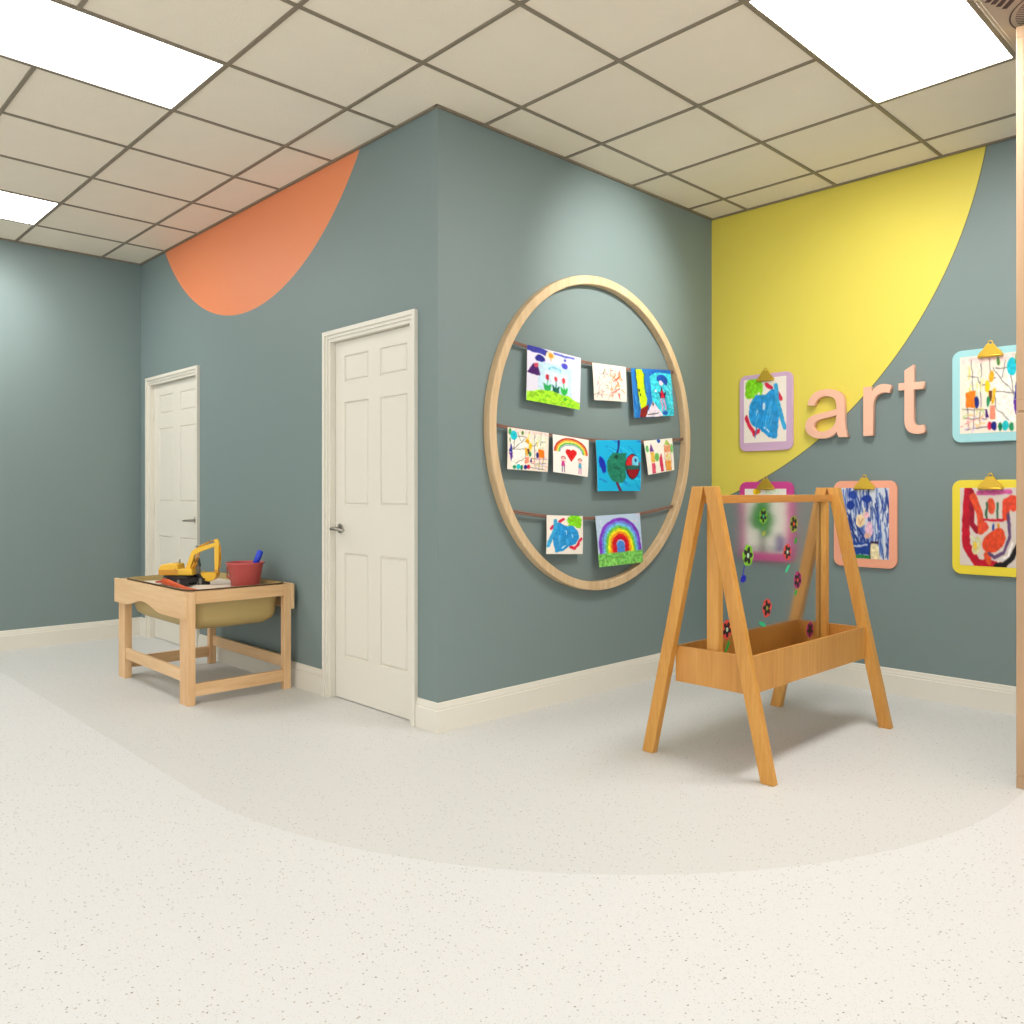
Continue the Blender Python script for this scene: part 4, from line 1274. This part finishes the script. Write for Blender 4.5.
# bucket: curved open scoop
bm = BM()
cp = []
for k in range(9):
    a = math.radians(-5 + 190 * k / 8 + 180)
    cp.append((0.158 + 0.048 * math.cos(a), 0.072 + 0.046 * math.sin(a)))
ysd = (yb_ - 0.018, yb_ + 0.044)
for k in range(8):
    (xa, za), (xb, zb) = cp[k], cp[k + 1]
    prism(bm, [(xa, ysd[0], za), (xb, ysd[0], zb), (0.158 + (xb - 0.158) * 0.92, ysd[0], 0.072 + (zb - 0.072) * 0.92), (0.158 + (xa - 0.158) * 0.92, ysd[0], 0.072 + (za - 0.072) * 0.92)], (0, ysd[1] - ysd[0], 0))
for yq in ysd:
    prism(bm, [(x, yq, z) for x, z in cp], (0, 0.002 if yq == ysd[0] else -0.002, 0))
for q in range(5):
    yq = ysd[0] + 0.004 + q * 0.0125
    prism(bm, [(0.1105, yq, 0.071), (0.1135, yq, 0.071), (0.112, yq, 0.086)], (0, 0.006, 0))
bk = exobj('digging_bucket', turned(bm), M_yel)
bm = BM(); bx(bm, 0.186, 0.210, yb_ + 0.002, yb_ + 0.024, 0.070, 0.094)
exobj('bucket_bracket', turned(bm), M_amb, bk)

# ------------------------------------------------------------------ red bucket with a blue scoop, orange shovel
M_red = plain('faded_red_plastic', (194, 84, 82), 0.4)
M_blue = plain('blue_plastic', (28, 62, 200), 0.35)
M_orange = plain('orange_plastic', (214, 84, 36), 0.4)
bc = (-1.640, -0.195, 0.598)
bk = thing('toy_bucket', 'faded red plastic toy bucket standing in the sand table', 'bucket', bc)
bm = BM()
lathe(bm, [(0.078, 0.0), (0.082, 0.0), (0.106, 0.138), (0.107, 0.139), (0.114, 0.139), (0.115, 0.150), (0.113, 0.152), (0.106, 0.152), (0.103, 0.146), (0.080, 0.006), (0.03, 0.005)], bc)
obj('bucket_body', bm, M_red, bk)
bm = BM()
d = Vector((-0.69, -0.72, 0))
c0 = Vector(bc)
tube(bm, [c0 + d * 0.100 + Vector((0, 0, 0.128)), c0 + d * 0.112 + Vector((0, 0, 0.120)), c0 + d * 0.112 + Vector((0, 0, 0.060)), c0 + d * 0.094 + Vector((0, 0, 0.050))], 0.006, 10)
obj('bucket_handle', bm, M_red, bk)
bm = BM()
p0 = c0 + Vector((0.028, 0.018, 0.06)); p1 = c0 + Vector((0.072, 0.066, 0.224))
dd = (p1 - p0).normalized()
tube(bm, [p0, p0 + (p1 - p0) * 0.45, p0 + (p1 - p0) * 0.55, p1 - dd * 0.012, p1 - dd * 0.003, p1], [0.010, 0.012, 0.0185, 0.0195, 0.015, 0.007], 16)
sc = obj('scoop_handle', bm, M_blue)
root = thing('toy_scoop', 'blue handled toy scoop standing in the red bucket', 'scoop', tuple(p0))
sc.parent = root; sc.data.transform(Matrix.Translation(-p0))
bm = BM()
side = dd.cross(Vector((0, 0, 1))).normalized(); fw = side.cross(dd)
for k in range(7):
    a0 = -1.0 + 2.0 * k / 7; a1 = -1.0 + 2.0 * (k + 1) / 7
    f = lambda a, t, r: p0 + side * (r * math.sin(a)) + fw * (r * math.cos(a) - r) - dd * t
    q = [f(a0, 0, 0.022), f(a1, 0, 0.022), f(a1, 0.055, 0.026), f(a0, 0.055, 0.026)]
    prism(bm, q, fw * 0.002)
o = obj('scoop_blade', bm, M_blue, root)

sh = thing('toy_shovel', 'orange plastic toy shovel lying in the sand beside the excavator', 'toy shovel', (-1.84, -0.565, 0.612))
bm = BM()
tube(bm, [(-1.97, -0.566, 0.634), (-1.90, -0.563, 0.632), (-1.80, -0.556, 0.622), (-1.70, -0.548, 0.613), (-1.62, -0.540, 0.610), (-1.56, -0.534, 0.609)],
     [0.018, 0.019, 0.015, 0.011, 0.009, 0.008], 14)
obj('shovel_handle', bm, M_orange, sh)
bm = BM()
secs = []
for t, wv, zz in ((0, 0.014, 0.634), (0.02, 0.028, 0.634), (0.045, 0.032, 0.628), (0.07, 0.030, 0.624), (0.09, 0.018, 0.626)):
    x = -1.955 - t
    secs.append([(x, -0.566 + wv * math.sin(a), zz - 0.012 * math.cos(a) + 0.006) for a in np.linspace(-1.35, 1.35, 9)])
vv = [[bm.verts.new(p) for p in s_] for s_ in secs]; v2 = [[bm.verts.new((p[0], p[1], p[2] + 0.0025)) for p in s_] for s_ in secs]
for S in (vv, v2):
    for A, B in zip(S[:-1], S[1:]):
        for k in range(8):
            bm.faces.new((A[k], A[k + 1], B[k + 1], B[k])).smooth = True
for k in range(8):
    for r_ in (0, -1):
        bm.faces.new((vv[r_][k], vv[r_][k + 1], v2[r_][k + 1], v2[r_][k]))
for A in range(4):
    for k in (0, 8):
        bm.faces.new((vv[A][k], vv[A + 1][k], v2[A + 1][k], v2[A][k]))
obj('shovel_blade', bm, M_orange, sh)
bm = BM()
ring = [(-1.535 + 0.022 * math.cos(t), -0.531 + 0.016 * math.sin(t), 0.609) for t in np.linspace(0, 2 * PI, 15)]
tube(bm, ring, 0.0055, 8, caps=False)
obj('shovel_grip', bm, plain('faded_brown_plastic', (170, 110, 90), 0.5), sh)
